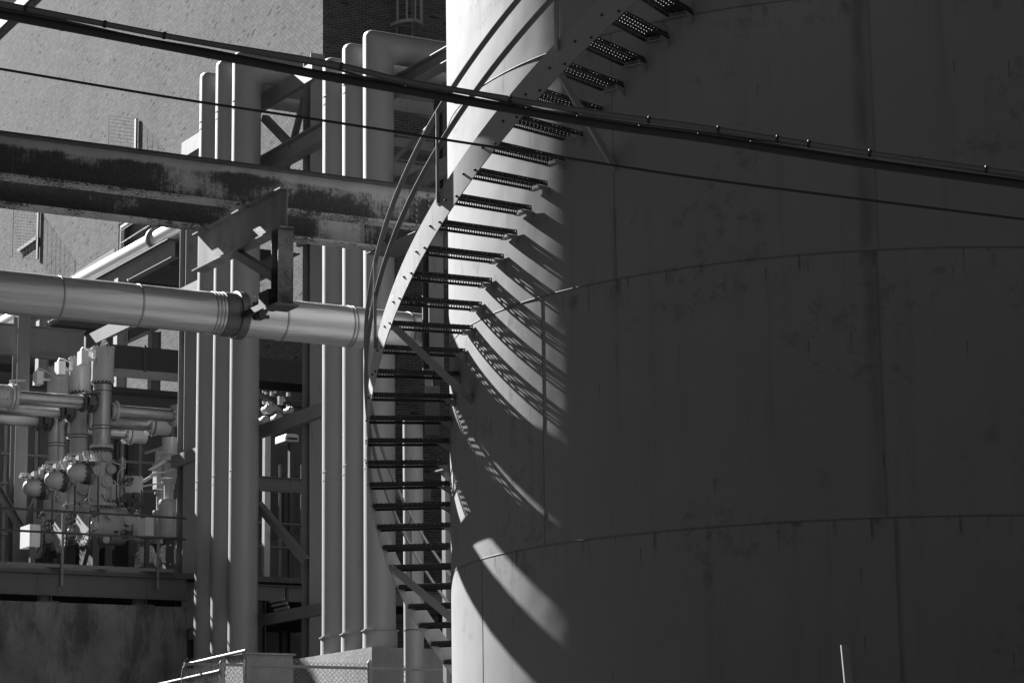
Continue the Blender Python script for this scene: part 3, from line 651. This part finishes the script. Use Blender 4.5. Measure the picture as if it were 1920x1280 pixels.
n = len(prof); b.add([(x, 47, z) for x, z in prof]+[(x, 47.5, z) for x, z in prof], [tuple(range(n)), tuple(reversed(range(n, 2*n)))]+[(i, i+n, (i+1) % n+n, (i+1) % n) for i in range(n)]); b.build('shell', M['gis_bright'], mc)
b = MB(); b.box(q0.x+.04, q1.x-.04, 46.97, 46.998, q1.z+.03, q0.z-.08); b.build('grille', M['gis_dark'], mc)
b = MB(); b.box(q0.x+.2, q0.x+.3, 47.2, 47.3, DZ, q1.z-.003); b.build('pedestal', M['gis_dark'], mc)
# ------------------------------------------------------------------ gas-insulated switchgear: three bays in a row
GX, GY = 16.82, 44.25
bay = thing('switchgear_bay', 'front switchgear bay, the tallest-looking of three, with tubes reaching left and right', 'switchgear', (GX, GY, DZ), 'switchgear bays on the deck')
def Zb(v): return at_b(193, v, GY).z
def Rp(px): return px*47.6/FOC
V = lambda x, y, z: Vector((GX+x, GY+y, z))
def cyl(name, v0, v1, px, mat='gis', n=28, parent=bay): return MB().lathe(V(0, 0, Zb(v1)), (0, 0, 1), [(0, Rp(px)), (Zb(v0)-Zb(v1), Rp(px))], n).build(name, M[mat], parent)
h = cyl('upper_housing', 656, 712, 21)
def flange(z0, v_th, px, nb, parent, bolts=True, mat='gis'):
    b = MB(); b.lathe(V(0, 0, z0), (0, 0, 1), [(0, Rp(px)), (v_th, Rp(px))], 28)
    if bolts: b.bolts(V(0, 0, z0+v_th), (0, 0, 1), Rp(px)-.03, nb, .014, .03); b.bolts(V(0, 0, z0), (0, 0, -1), Rp(px)-.03, nb, .014, .03)
    return b.build('flange', M[mat], parent)
flange(Zb(656), .035, 22.5, 16, h); flange(Zb(716), .035, 22, 16, h)
MB().sweep([V(-.02, 0, Zb(655)), V(-.02, 0, Zb(648)), V(0, -.03, Zb(643)), V(.05, -.05, Zb(640))], .05, 10).build('vent_hook', M['gis'], bay)
MB().lathe(V(0, 0, Zb(722)), (0, 0, 1), [(0, Rp(16)), (Zb(716)-Zb(722), Rp(19))], 28).build('neck', M['gis_dark'], bay)
cyl('bus_tube', 722, 838, 17.3, 'gis_metal')
for v in (735, 800, 806): MB().lathe(V(0, 0, Zb(v)), (0, 0, 1), [(0, Rp(17.2)), (.003, Rp(17.2)+.008), (.018, Rp(17.2)+.008), (.02, Rp(17.2))], 28, cap=False).build('ring', M['gis_dark'], bay)
flange(Zb(841), .05, 22, 18, bay); flange(Zb(848), .04, 23, 18, bay, mat='gis_dark')
body = cyl('valve_body', 848, 945, 20)
def port(x, z, px, parent, d=(.0, -1, 0), dep=.06, name='port'):
    d = Vector(d).normalized(); b = MB(); p = Vector((x, GY-.17, z))
    b.lathe(p, d, [(0, Rp(px)*.8), (dep, Rp(px)*.8), (dep+.001, Rp(px)), (dep+.04, Rp(px)), (dep+.041, Rp(px)*.45), (dep+.06, Rp(px)*.45)], 20)
    b.bolts(p+d*(dep+.04), d, Rp(px)*.78, 8, .012, .02); return b.build(name, M['gis'], parent)
for u, v, px in ((198, 857, 9), (181, 882, 9), (207, 880, 9), (199, 903, 11)):
    q = at_b(u, v, GY-.2); port(q.x, q.z, px, body)
flange(Zb(950), .05, 30, 20, bay)
# lower tank, lying along X with bolted end covers
zt = Zb(985); rt = Rp(36)
b = MB(); b.lathe(V(-.28, 0, zt), (1, 0, 0), [(0, rt*.9), (.02, rt), (.88, rt), (.9, rt*.9)], 32); lt = b.build('lower_tank', M['gis'], bay)
for x, r, s in ((-.33, rt*1.1, -1), (.62, rt*.92, 1)):
    b = MB(); b.lathe(V(x, 0, zt), (1, 0, 0), [(0, r), (.06, r)], 32); b.bolts(V(x-.001, 0, zt), (-1, 0, 0), r-.04, 22, .016, .035); b.bolts(V(x+.061, 0, zt), (1, 0, 0), r-.04, 22, .016, .035); b.build('end_cover', M['gis'], lt)
q = at_b(224, 997, GY-.3); port(q.x, q.z, 11, lt, dep=.1)
for x in (-.2, .5):
    b = MB(); b.box(GX+x-.06, GX+x+.06, GY-.35, GY+.35, DZ+.14, zt-rt*.8); b.box(GX+x-.12, GX+x+.12, GY-.45, GY+.45, DZ+.02, DZ+.139); b.build('saddle', M['gis_dark'], bay)
# domed disconnector to the left
zd = Zb(888); rd = Rp(18.5)
b = MB(); b.lathe(V(-.20, -.02, zd), (-1, 0, 0), [(0, rd*.85), (.1, rd*.85)], 24); b.build('dome_neck', M['gis'], bay)
b = MB(); b.lathe(V(-.27, -.02, zd), (-1, 0, 0), [(0, rd*1.2), (.05, rd*1.2), (.051, rd*1.1), (.09, rd*1.1)], 28); b.bolts(V(-.36, -.02, zd), (-1, 0, 0), rd*1.05, 14, .016, .03); b.build('dome_flange', M['gis_dark'], bay)
b = MB(); b.lathe(V(-.36, -.02, zd), (-1, 0, 0), [(.0, rd*1.02)]+[(.06+.25*math.sin(PI/2*i/7), max(.02, rd*math.cos(PI/2*i/7))) for i in range(8)], 28); b.build('dome', M['gis'], bay)
b = MB()
for i in range(30):
    x = random.uniform(-.72, -.08); y = random.uniform(-.22, .06); z = zd+rd*.98+random.uniform(0, .20)*(1 if x > -.4 else .4); s = random.uniform(.012, .04)
    b.box(GX+x-s, GX+x+s, GY+y-s, GY+y+s, z-s, z+s*1.2)
b.box(GX-.74, GX-.04, GY-.22, GY+.06, zd+rd*.99, zd+rd*.99+.012); b.tube(V(-.42, -.1, zd+.2), V(.1, -.12, zd+.33), .014, 8); b.tube(V(-.4, -.16, zd+.24), V(-.02, -.16, zd+.30), .012, 8); b.build('linkage', M['gis'], bay)
# horizontal tubes
zl, rl_ = Zb(757), Rp(12.5)
MB().lathe(V(-.16, 0, zl), (-1, 0, 0), [(0, rl_), (1.62, rl_)], 24).build('left_tube', M['gis_metal'], bay)
b = MB(); b.lathe(V(-.19, 0, zl), (-1, 0, 0), [(0, rl_*1.5), (.05, rl_*1.5), (.051, rl_*1.05), (.17, rl_*1.05), (.171, rl_*1.5), (.22, rl_*1.5)], 24); b.bolts(V(-.19, 0, zl), (1, 0, 0), rl_*1.32, 10, .016, .03); b.bolts(V(-.41, 0, zl), (-1, 0, 0), rl_*1.32, 10, .016, .03)
b.box(GX-.34, GX-.22, GY-.26, GY-.12, zl-.08, zl+.10); b.tube(V(-.42, -.2, zl+.14), V(-.12, -.2, zl+.16), .02, 8); b.build('tube_joint', M['gis_dark'], bay)
b = MB(); b.lathe(V(-1.70, 0, zl), (-1, 0, 0), [(0, rl_*1.9), (.05, rl_*1.9), (.051, rl_*1.6), (.07, rl_*1.6), (.071, rl_*2.0), (.12, rl_*2.0)], 28); b.bolts(V(-1.70, 0, zl), (1, 0, 0), rl_*1.72, 14, .016, .03)
b.lathe(V(-1.82, 0, zl), (-1, 0, 0), [(0, rl_*1.7), (.45, rl_*1.7)], 28); b.bolts(V(-1.95, -.2, zl), (0, -1, 0), .1, 8, .014, .03); b.tube(V(-1.85, -.1, zl+.27), V(-1.55, -.1, zl+.30), .02, 8); b.build('end_joint', M['gis'], bay)
zr = Zb(769)
MB().lathe(V(.16, 0, zr), (1, 0, 0), [(0, rl_), (1.5, rl_)], 24).build('right_tube', M['gis_metal'], bay)
b = MB(); b.lathe(V(.18, 0, zr), (1, 0, 0), [(0, rl_*1.25), (.06, rl_*1.25), (.061, rl_*1.55), (.11, rl_*1.55)], 24); b.build('tube_collar', M['gis'], bay)
b = MB(); b.lathe(V(1.42, 0, zr), (1, 0, 0), [(0, rl_*1.7), (.06, rl_*1.7), (.061, rl_*1.3), (.09, rl_*1.3), (.091, rl_*1.75), (.15, rl_*1.75), (.151, rl_*1.5), (.42, rl_*1.5)], 24); b.bolts(V(1.42, 0, zr), (-1, 0, 0), rl_*1.5, 12, .016, .03); b.build('elbow_joint', M['gis'], bay)
# small cabinets on the housing and beside the body
b = MB(); q0, q1 = at_b(149, 658, GY-.1), at_b(166, 685, GY-.1); b.box(q0.x, q1.x-.05, GY-.22, GY+.02, q1.z, q0.z); b.box(q1.x-.05, GX-.19, GY-.1, GY-.04, q1.z+.1, q1.z+.14)
b.sweep([(q0.x+.02, GY-.1, q0.z), (q0.x+.06, GY-.1, q0.z+.07), (q0.x+.14, GY-.1, q0.z+.06), (GX-.17, GY-.1, q0.z-.03)], .012, 6); b.build('terminal_box', M['gis_bright'], bay)
b = MB(); q0, q1 = at_b(232, 892, GY-.2), at_b(264, 926, GY-.2); b.box(q0.x, q1.x, GY-.3, GY-.05, q1.z, q0.z); b.lathe((q0.x+.12, GY-.301, q1.z+.2), (0, -1, 0), [(0, .05), (.03, .05)], 14); b.box(q0.x-.06, q0.x-.01, GY-.22, GY-.12, q1.z-.3, q0.z+.35); b.build('drive_cabinet', M['gis'], bay)
b = MB()
for dx, v0, v1 in ((.27, 830, 1000), (.33, 850, 960), (-.24, 940, 1040)): b.tube(V(dx, -.12, Zb(v1)), V(dx, -.12, Zb(v0)), .015, 8)
for i in range(14):
    x = random.uniform(-.3, .6); z = random.uniform(Zb(1040), Zb(930)); s = random.uniform(.02, .06); b.box(GX+x-s, GX+x+s, GY-.46, GY-.36, z-s, z+s)
b.build('conduit', M['gis_dark'], bay)
def pipework(name, n, x0, x1, v0, v1, y0, mat, r0, r1):
    for i in range(n):
        x = random.uniform(x0, x1); za = Zb(random.uniform(v0, v1)); zc_ = Zb(random.uniform(v0, v1)); y = y0+random.uniform(-.06, .06); e = random.choice((-1, 1))*random.uniform(.08, .28)
        P = [V(x, y, za), V(x, y, (za+zc_)/2)] + [V(x+e*(1-math.cos(a)), y-.05*math.sin(a), (za+zc_)/2+(.06 if zc_ > za else -.06)*math.sin(a)*2) for a in (.5, 1.0, 1.57)] + [V(x+e+random.uniform(-.05, .05), y+.08, zc_)]
        MB().sweep(P, random.uniform(r0, r1), 8).build(name, M[mat], bay)
pipework('gauge_line', 7, -.35, .55, 900, 1035, -.50, 'gis_dark', .010, .018)
pipework('gauge_line', 5, -.30, .45, 845, 960, -.30, 'gis', .010, .020)
for u, v, px, d in ((176, 985, 9, .06), (205, 965, 8, .1), (240, 975, 10, .05), (196, 1012, 7, .09), (190, 925, 8, .05)):
    q = at_b(u, v, GY-.42); b = MB(); b.lathe((q.x, GY-.30, q.z), (0, -1, 0), [(0, Rp(px)*.6), (.10+d, Rp(px)*.6), (.101+d, Rp(px)), (.13+d, Rp(px)), (.131+d, Rp(px)*.4), (.16+d, Rp(px)*.4)], 18)
    b.bolts(Vector((q.x, GY-.43-d, q.z)), (0, -1, 0), Rp(px)*.8, 8, .011, .02); b.build('port', M['gis'], bay)
for x, z, rr_ in ((.34, Zb(905), .10), (-.30, Zb(965), .09), (.30, Zb(1005), .08)):
    P = [V(x+rr_*math.cos(a), -.5, z+rr_*math.sin(a)) for a in [2*PI*i/16 for i in range(17)]]
    b = MB(); b.sweep(P, .011, 6, updir=(0, 1, 0)); b.bar(V(x-rr_, -.5, z), V(x+rr_, -.5, z), .012, .012); b.bar(V(x, -.5, z-rr_), V(x, -.5, z+rr_), .012, .012); b.tube(V(x, -.5, z), V(x, -.25, z), .015, 8); b.build('handwheel', M['gis_dark'], bay)
b = MB()
for x0_, x1_ in ((-.45, .1), (.15, .75)): b.bar(V(x0_, -.42, DZ+.05), V(x1_, -.42, DZ+.30), .05, .05)
b.bar(V(-.6, -.46, DZ+.07), V(.9, -.46, DZ+.07), .08, .1); b.build('base_frame', M['gis_dark'], bay)
for i, lab in ((1, 'middle switchgear bay, half behind the front one'), (2, 'rear switchgear bay, farthest from the steel column')):
    c = copy_tree(bay, None, (GX-.02*i, GY+1.17*i, DZ)); c['label'] = lab
fr = thing('support_frame', 'light steel frame of posts and rails standing behind the switchgear bays', 'frame', (17, 49.6, DZ))
for u in (8, 66, 120, 228, 262, 322): x = at_b(u, 900, 49.6).x; MB().bar((x, 49.6, DZ), (x, 49.6, at_b(u, 790+(u % 7)*6, 49.6).z), .07, .05, up=(0, 1, 0)).build('post', M['steel'], fr)
for v in (850, 905, 952, 1000): MB().bar((at_b(0, v, 49.6).x, 49.55, at_b(0, v, 49.6).z), (at_b(335, v, 49.6).x, 49.55, at_b(0, v, 49.6).z), .04, .05).build('rail', M['steel'], fr)
MB().bar(at_b(30, 1000, 49.6), at_b(100, 860, 49.6), .06, .05).build('brace', M['steel'], fr); MB().bar(at_b(270, 850, 49.6), at_b(330, 830, 49.6), .06, .05).build('brace', M['steel_pale'], fr)
gr = thing('slatted_grate', 'small sunlit slatted grate below the beam between the two riser banks', 'grate', at_b(515, 1140, 39.4))
for i in range(4):
    c0 = at_b(492+9*i, 1127+8*i, 39.9); c1 = at_b(529+4*i, 1114+8*i, 39.4)
    MB().bar((c1.x, 39.9, c0.z), (c1.x, 39.3, c0.z), .02, .045).build('slat', M['louvre'], gr)
MB().bar((c1.x+.06, 39.6, c0.z-.1), (c1.x+.06, 39.6, c0.z+.45), .04, .06).build('stay', M['steel_dark'], gr)
# voltage transformers standing at the right-hand end of the deck
def transformer(u, v0, v1, px, bb, lab):
    p0, p1 = at_b(u, v1, bb), at_b(u, v0, bb); r = px*(.495*p0.x+.85*bb)/FOC
    t = thing('voltage_transformer', lab, 'transformer', (p0.x, bb, DZ), 'voltage transformers at the right end of the deck')
    b = MB(); b.lathe(p0, (0, 0, 1), [(0, r*.96), (.03, r), (p1.z-p0.z-.05, r), (p1.z-p0.z, r*.9)], 24); b.build('housing', M['gis'], t)
    b = MB(); b.lathe(p1, (0, 0, 1), [(0, r*.45), (.32, r*.45)], 16); b.lathe(p1+Vector((0, 0, .32)), (0, 0, 1), [(0, r*.7), (.05, r*.7)], 20); b.build('neck', M['gis'], t)
    q = p1+Vector((0, 0, .42)); b = MB(); b.box(q.x-.12, q.x+.26, bb-.1, bb+.1, q.z, q.z+.28); b.lathe(q+Vector((.02, 0, .3)), (0, 0, 1), [(0, r*1.1), (.05, r*1.1), (.051, r*.95), (.12, r*.95), (.121, r*1.1), (.17, r*1.1), (.171, r*.8), (.45, r*.8)], 24); b.bolts(q+Vector((.02, 0, .47)), (0, 0, 1), r*.98, 12, .014, .03); b.build('head', M['gis'], t)
    b = MB()
    for dx in (-.35, -.3, .05): b.bar(q+Vector((dx-.1, -.12, .1)), q+Vector((dx+.3, -.12, .36)), .02, .03)
    b.bar(q+Vector((-.42, -.12, .02)), q+Vector((-.05, -.12, .1)), .03, .03); b.build('step_bracket', M['gis_bright'], t)
    zf = at_b(u, v1, bb).z-.32
    b = MB(); b.lathe((p0.x, bb, zf), (0, -1, 0), [(0, r*1.05), (.06, r*1.05)], 24); b.bolts((p0.x, bb-.06, zf), (0, -1, 0), r*.9, 10, .02, .05); b.build('flange_cover', M['gis_bright'], t); b = MB(); b.lathe((p0.x-.42, bb-.05, zf-.02), (-1, -.4, 0), [(0, r*.95), (.05, r*.95)], 24); b.bolts(Vector((p0.x-.42, bb-.05, zf-.02))+Vector((-1, -.4, 0)).normalized()*.05, (-1, -.4, 0), r*.8, 10, .02, .06); b.build('flange_cover', M['gis_bright'], t)
    b = MB(); b.box(p0.x-.3, p0.x+.3, bb-.2, bb+.2, DZ+.02, DZ+.1); b.box(p0.x-.08, p0.x+.08, bb-.08, bb+.08, DZ+.1, p0.z+.01); b.build('stand', M['gis_dark'], t)
    return t
transformer(316, 937, 1008, 20, 43.5, 'grey voltage transformer beside the left steel column')
transformer(300, 957, 1020, 16, 45.6, 'smaller voltage transformer behind, left of the first')
def cabinet(u0, v0, u1, v1, bb, lab, d=.3):
    p, q = at_b(u0, v0, bb), at_b(u1, v1, bb)
    t = thing('control_cabinet', lab, 'cabinet', (p.x, bb, DZ))
    b = MB(); b.box(p.x, q.x, bb, bb+d, q.z, p.z); b.build('box', M['gis_bright'], t)
    b = MB(); b.box(p.x+.03, q.x-.03, bb-.012, bb-.001, q.z+.03, p.z-.03); b.build('door', M['gis_bright'], t)
    b = MB(); b.box((p.x+q.x)/2-.04, (p.x+q.x)/2+.04, bb+.1, bb+.18, DZ, q.z); b.build('stand', M['gis_dark'], t)
cabinet(56, 982, 75, 1024, 42.6, 'white control cabinet on a stand at the left end of the deck railing', .5)
cabinet(274, 969, 288, 1004, 43.0, 'small white control cabinet left of the voltage transformer', .35)
q = at_b(839, 1000, 30.0)
t = thing('steel_column', 'slim steel column close beside the tank edge behind the lower treads', 'column', (q.x, 30, 0))
MB().ibeam((q.x, 30.0, 0), (q.x, 30.0, 5.0), .12, .1, .008, .01, up=(1, 0, 0)).build('shaft', M['steel'], t)
MB().box(q.x-.12, q.x+.12, 29.88, 30.12, 5.001, 5.02).build('cap_plate', M['steel'], t)
# ------------------------------------------------------------------ bottom edge: pipe column, chain-link fence, handrail, box, post
pc = at_b(775, 1000, 31.2)
t = thing('pipe_column', 'round steel pipe column behind the foot of the staircase', 'column', (pc.x, 31.2, 0))
MB().tube((pc.x, 31.2, 0), (pc.x, 31.2, 5.9), .142, 28).build('shaft', M['pipe'], t)
MB().lathe((pc.x, 31.2, at_b(775, 1182, 31.2).z), (0, 0, 1), [(0, .141), (.002, .148), (.016, .148), (.018, .141)], 28, cap=False).build('weld_ring', M['collar_dark'], t)
FB = 30.4
fz = at_b(690, 1252, FB).z
fn = thing('chain_link_fence', 'galvanised chain-link fence with posts along the bottom edge', 'fence', (14, FB, 0))
fx0, fx1 = at_b(352, 1250, FB).x-.05, at_b(846, 1255, FB).x+.35
for z in (fz, .12): MB().tube((fx0, FB, z), (fx1, FB, z), .02, 10).build('rail', M['galv'], fn)
for u in (413, 690, 846): 
    x = at_b(u, 1250, FB).x; zt_ = at_b(u, 1240, FB).z
    MB().lathe((x, FB-.05, 0), (0, 0, 1), [(0, .034), (zt_-.04, .034), (zt_-.02, .04), (zt_, .03), (zt_+.03, .008)], 14).build('post', M['galv'], fn)
b = MB(); w = .068; rw = .0032; zb_, zt_ = fz-.75, fz+.09; n = int((fx1-fx0)/w); m = int((zt_-zb_)/(w))
for i in range(n):
    for s in (0, 1):
        pts = []
        for j in range(m+1):
            dx = w*.5 if (j+s) % 2 else -w*.5
            pts.append((fx0+i*w+dx, FB-.026+(.003 if s else -.003), zb_+j*w))
        if s: b.sweep([(p[0]+w*.0, p[1], p[2]) for p in pts], rw, 3, updir=(0, 1, 0))
        else: b.sweep(pts, rw, 3, updir=(0, 1, 0))
b.build('mesh', M['galv'], fn)
HX = 12.9
hr = thing('ramp_railing', 'bent galvanised tube railing with wire mesh at bottom left', 'railing', (HX, 29, 0))
a0, a1 = at_a(343, 1246, HX), at_a(461, 1219, HX)
MB().sweep([Vector((HX, a0.y, .3)), Vector((HX, a0.y, a0.z-.12)), Vector((HX, a0.y-.03, a0.z-.04)), Vector((HX, a0.y-.12, a0.z)), a1], .022, 10, updir=(1, 0, 0)).build('top_rail', M['steel_dark2'], hr)
a2, a3 = at_a(340, 1276, HX), at_a(412, 1257, HX)
MB().tube(a2+Vector((0, .8, 0)), a3, .02, 10).build('mid_rail', M['steel_dark2'], hr)
for u in (413, 458):
    p = at_a(u, 1235, HX); MB().tube((HX+.03, p.y, .3), (HX+.03, p.y, at_a(u, 1230, HX).z), .022, 10).build('post', M['galv'], hr)
b = MB(); n = int((a0.y-a1.y)/.08)
for i in range(n):
    y = a1.y+i*.08
    b.bar((HX+.004, y, a0.z-.55), (HX+.004, min(a0.y, y+.45), a0.z-.06), .003, .003); b.bar((HX-.004, y+.3, a0.z-.55), (HX-.004, max(a1.y, y-.1), a0.z-.06), .003, .003)
b.build('mesh', M['galv'], hr)
p0, p1 = at_b(456, 1222, 32.0), at_b(550, 1252, 32.0)
o = MB(); o.box(p0.x, p1.x, 32, 32.6, 0, p1.z); o.box(p0.x+.004, p1.x-.004, 32.004, 32.596, p1.z+.003, p0.z-.03); o.box(p0.x-.03, p1.x+.03, 31.97, 32.63, p0.z-.027, p0.z)
o = o.build('pump_house', M['concrete_pale'], None, loc=(p0.x, 32, 0)); tag(o, 'low pale block with a thin cap behind the fence, left of the foundation', 'block')
t = thing('steel_post', 'bare galvanised steel post in front of the tank at bottom right', 'post', plant(2.55, 19, 0))
c0 = ray(1591, 1280); c1 = ray(1584, 1208); q0, q1 = c0*(19/(c0.x*math.cos(AZ)+c0.y*math.sin(AZ))), c1*(19/(c1.x*math.cos(AZ)+c1.y*math.sin(AZ)))
d = (q1-q0).normalized(); q00 = q0-d*((q0.z+.9)/d.z)
MB().lathe(q00, d, [(0, .034), ((q1-q00).length, .034), ((q1-q00).length, .028), ((q1-q00).length-.05, .028)], 20).build('tube', M['galv'], t)
# ------------------------------------------------------------------ overhead cables
def cpt(u, v, Y): r = ray(u, v); return r*(Y/(r.x*math.cos(AZ)+r.y*math.sin(AZ)))
def spline(pts, n=140):
    P = [pts[0]]+pts+[pts[-1]]; out = []
    L = len(pts)-1
    for i in range(n+1):
        t = i/n*L; k = min(int(t), L-1); f = t-k; a, b_, c, d = P[k], P[k+1], P[k+2], P[k+3]
        out.append(.5*((2*b_)+(c-a)*f+(2*a-5*b_+4*c-d)*f*f+(3*b_-a-3*c+d)*f**3))
    return out
CY0 = 12.0
def cable(pts, r, label, mat, wob=0, tw=0):
    P = [cpt(u, v, CY0+dy) for u, v, dy in pts]
    e0 = P[0]+(P[0]-P[1]).normalized()*22+Vector((0, 0, .5)); e1 = P[-1]+(P[-1]-P[-2]).normalized()*22+Vector((0, 0, .5))
    path = [e0.lerp(P[0], i/12) for i in range(12)]+spline(P, 240)+[P[-1].lerp(e1, i/12) for i in range(1, 13)]
    t = thing('overhead_cable', label, 'cable', e0, 'overhead cables crossing the view')
    MB().sweep(path, r, 12).build('sheath', M[mat], t)
    return t, path
def ties(t, path, us, r, mat, extra=.008, knob=False):
    for u in us:
        best = min(range(len(path)), key=lambda i: abs(960+FOC*path[i].dot(CR)/path[i].dot(CF)-u)); p = path[best]; d = (path[min(best+1, len(path)-1)]-path[max(best-1, 0)]).normalized()
        b = MB(); b.lathe(p-d*.008, d, [(0, r), (.001, r+extra), (.015, r+extra), (.016, r)], 12)
        if knob: b.box(p.x-.003, p.x+.003, p.y-.003, p.y+.003, p.z+r, p.z+r+.006)
        b.build('cable_tie', M[mat], t)
t, pa = cable([(0, 7, 0), (340, 73, 0), (620, 120, 0), (780, 156, 0), (1100, 209, 0), (1320, 239.5, 0), (1600, 283, 0), (1920, 328, 0)], .0155, 'grey cable, topmost of the overhead bundle', 'cable_grey')
ties(t, pa, (52, 198, 310, 638, 955, 1218, 1343, 1455, 1512, 1628, 1848), .0155, 'cable', .004, True)
t, pa = cable([(0, 28, 0), (340, 92, 0), (620, 145, 0), (780, 173, 0), (1100, 229, 0), (1320, 259.5, 0), (1600, 303, 0), (1920, 346.5, 0)], .0225, 'thick black cable, lowest of the overhead bundle', 'cable')
ties(t, pa, (112, 262, 390, 518, 632, 760, 858, 985, 1086, 1198, 1312, 1412, 1510, 1605, 1712, 1810, 1905), .0225, 'cable', .0015)
t, pa = cable([(0, 18, .05), (120, 41, .05), (260, 72, .05), (390, 95, .05), (520, 121, .05), (620, 139, .05), (700, 149, .03), (780, 163, .05), (860, 181, .05), (960, 199, .05), (1086, 219, .03), (1320, 252, .05), (1600, 297, .05), (1920, 341, .05)], .0105, 'thin black cable weaving between the two thick ones', 'cable')
t, pa = cable([(0, 12, .04), (160, 42, .05), (300, 68, .05), (390, 85, .05), (520, 108, .05), (620, 127, .05), (720, 154, .05), (860, 172, .05), (1000, 203, .05), (1086, 219, .05), (1500, 272, .05), (1920, 333, .03)], .007, 'thinnest black wire, lashed inside the overhead bundle', 'cable')
t, pa = cable([(0, 129.5, 0), (320, 183, 0), (640, 231.5, 0), (860, 266, 0), (1060, 296, 0), (1274, 329, 0), (1545, 365, 0), (1920, 411.5, 0)], .0068, 'lone thin wire hanging below the cable bundle', 'cable')
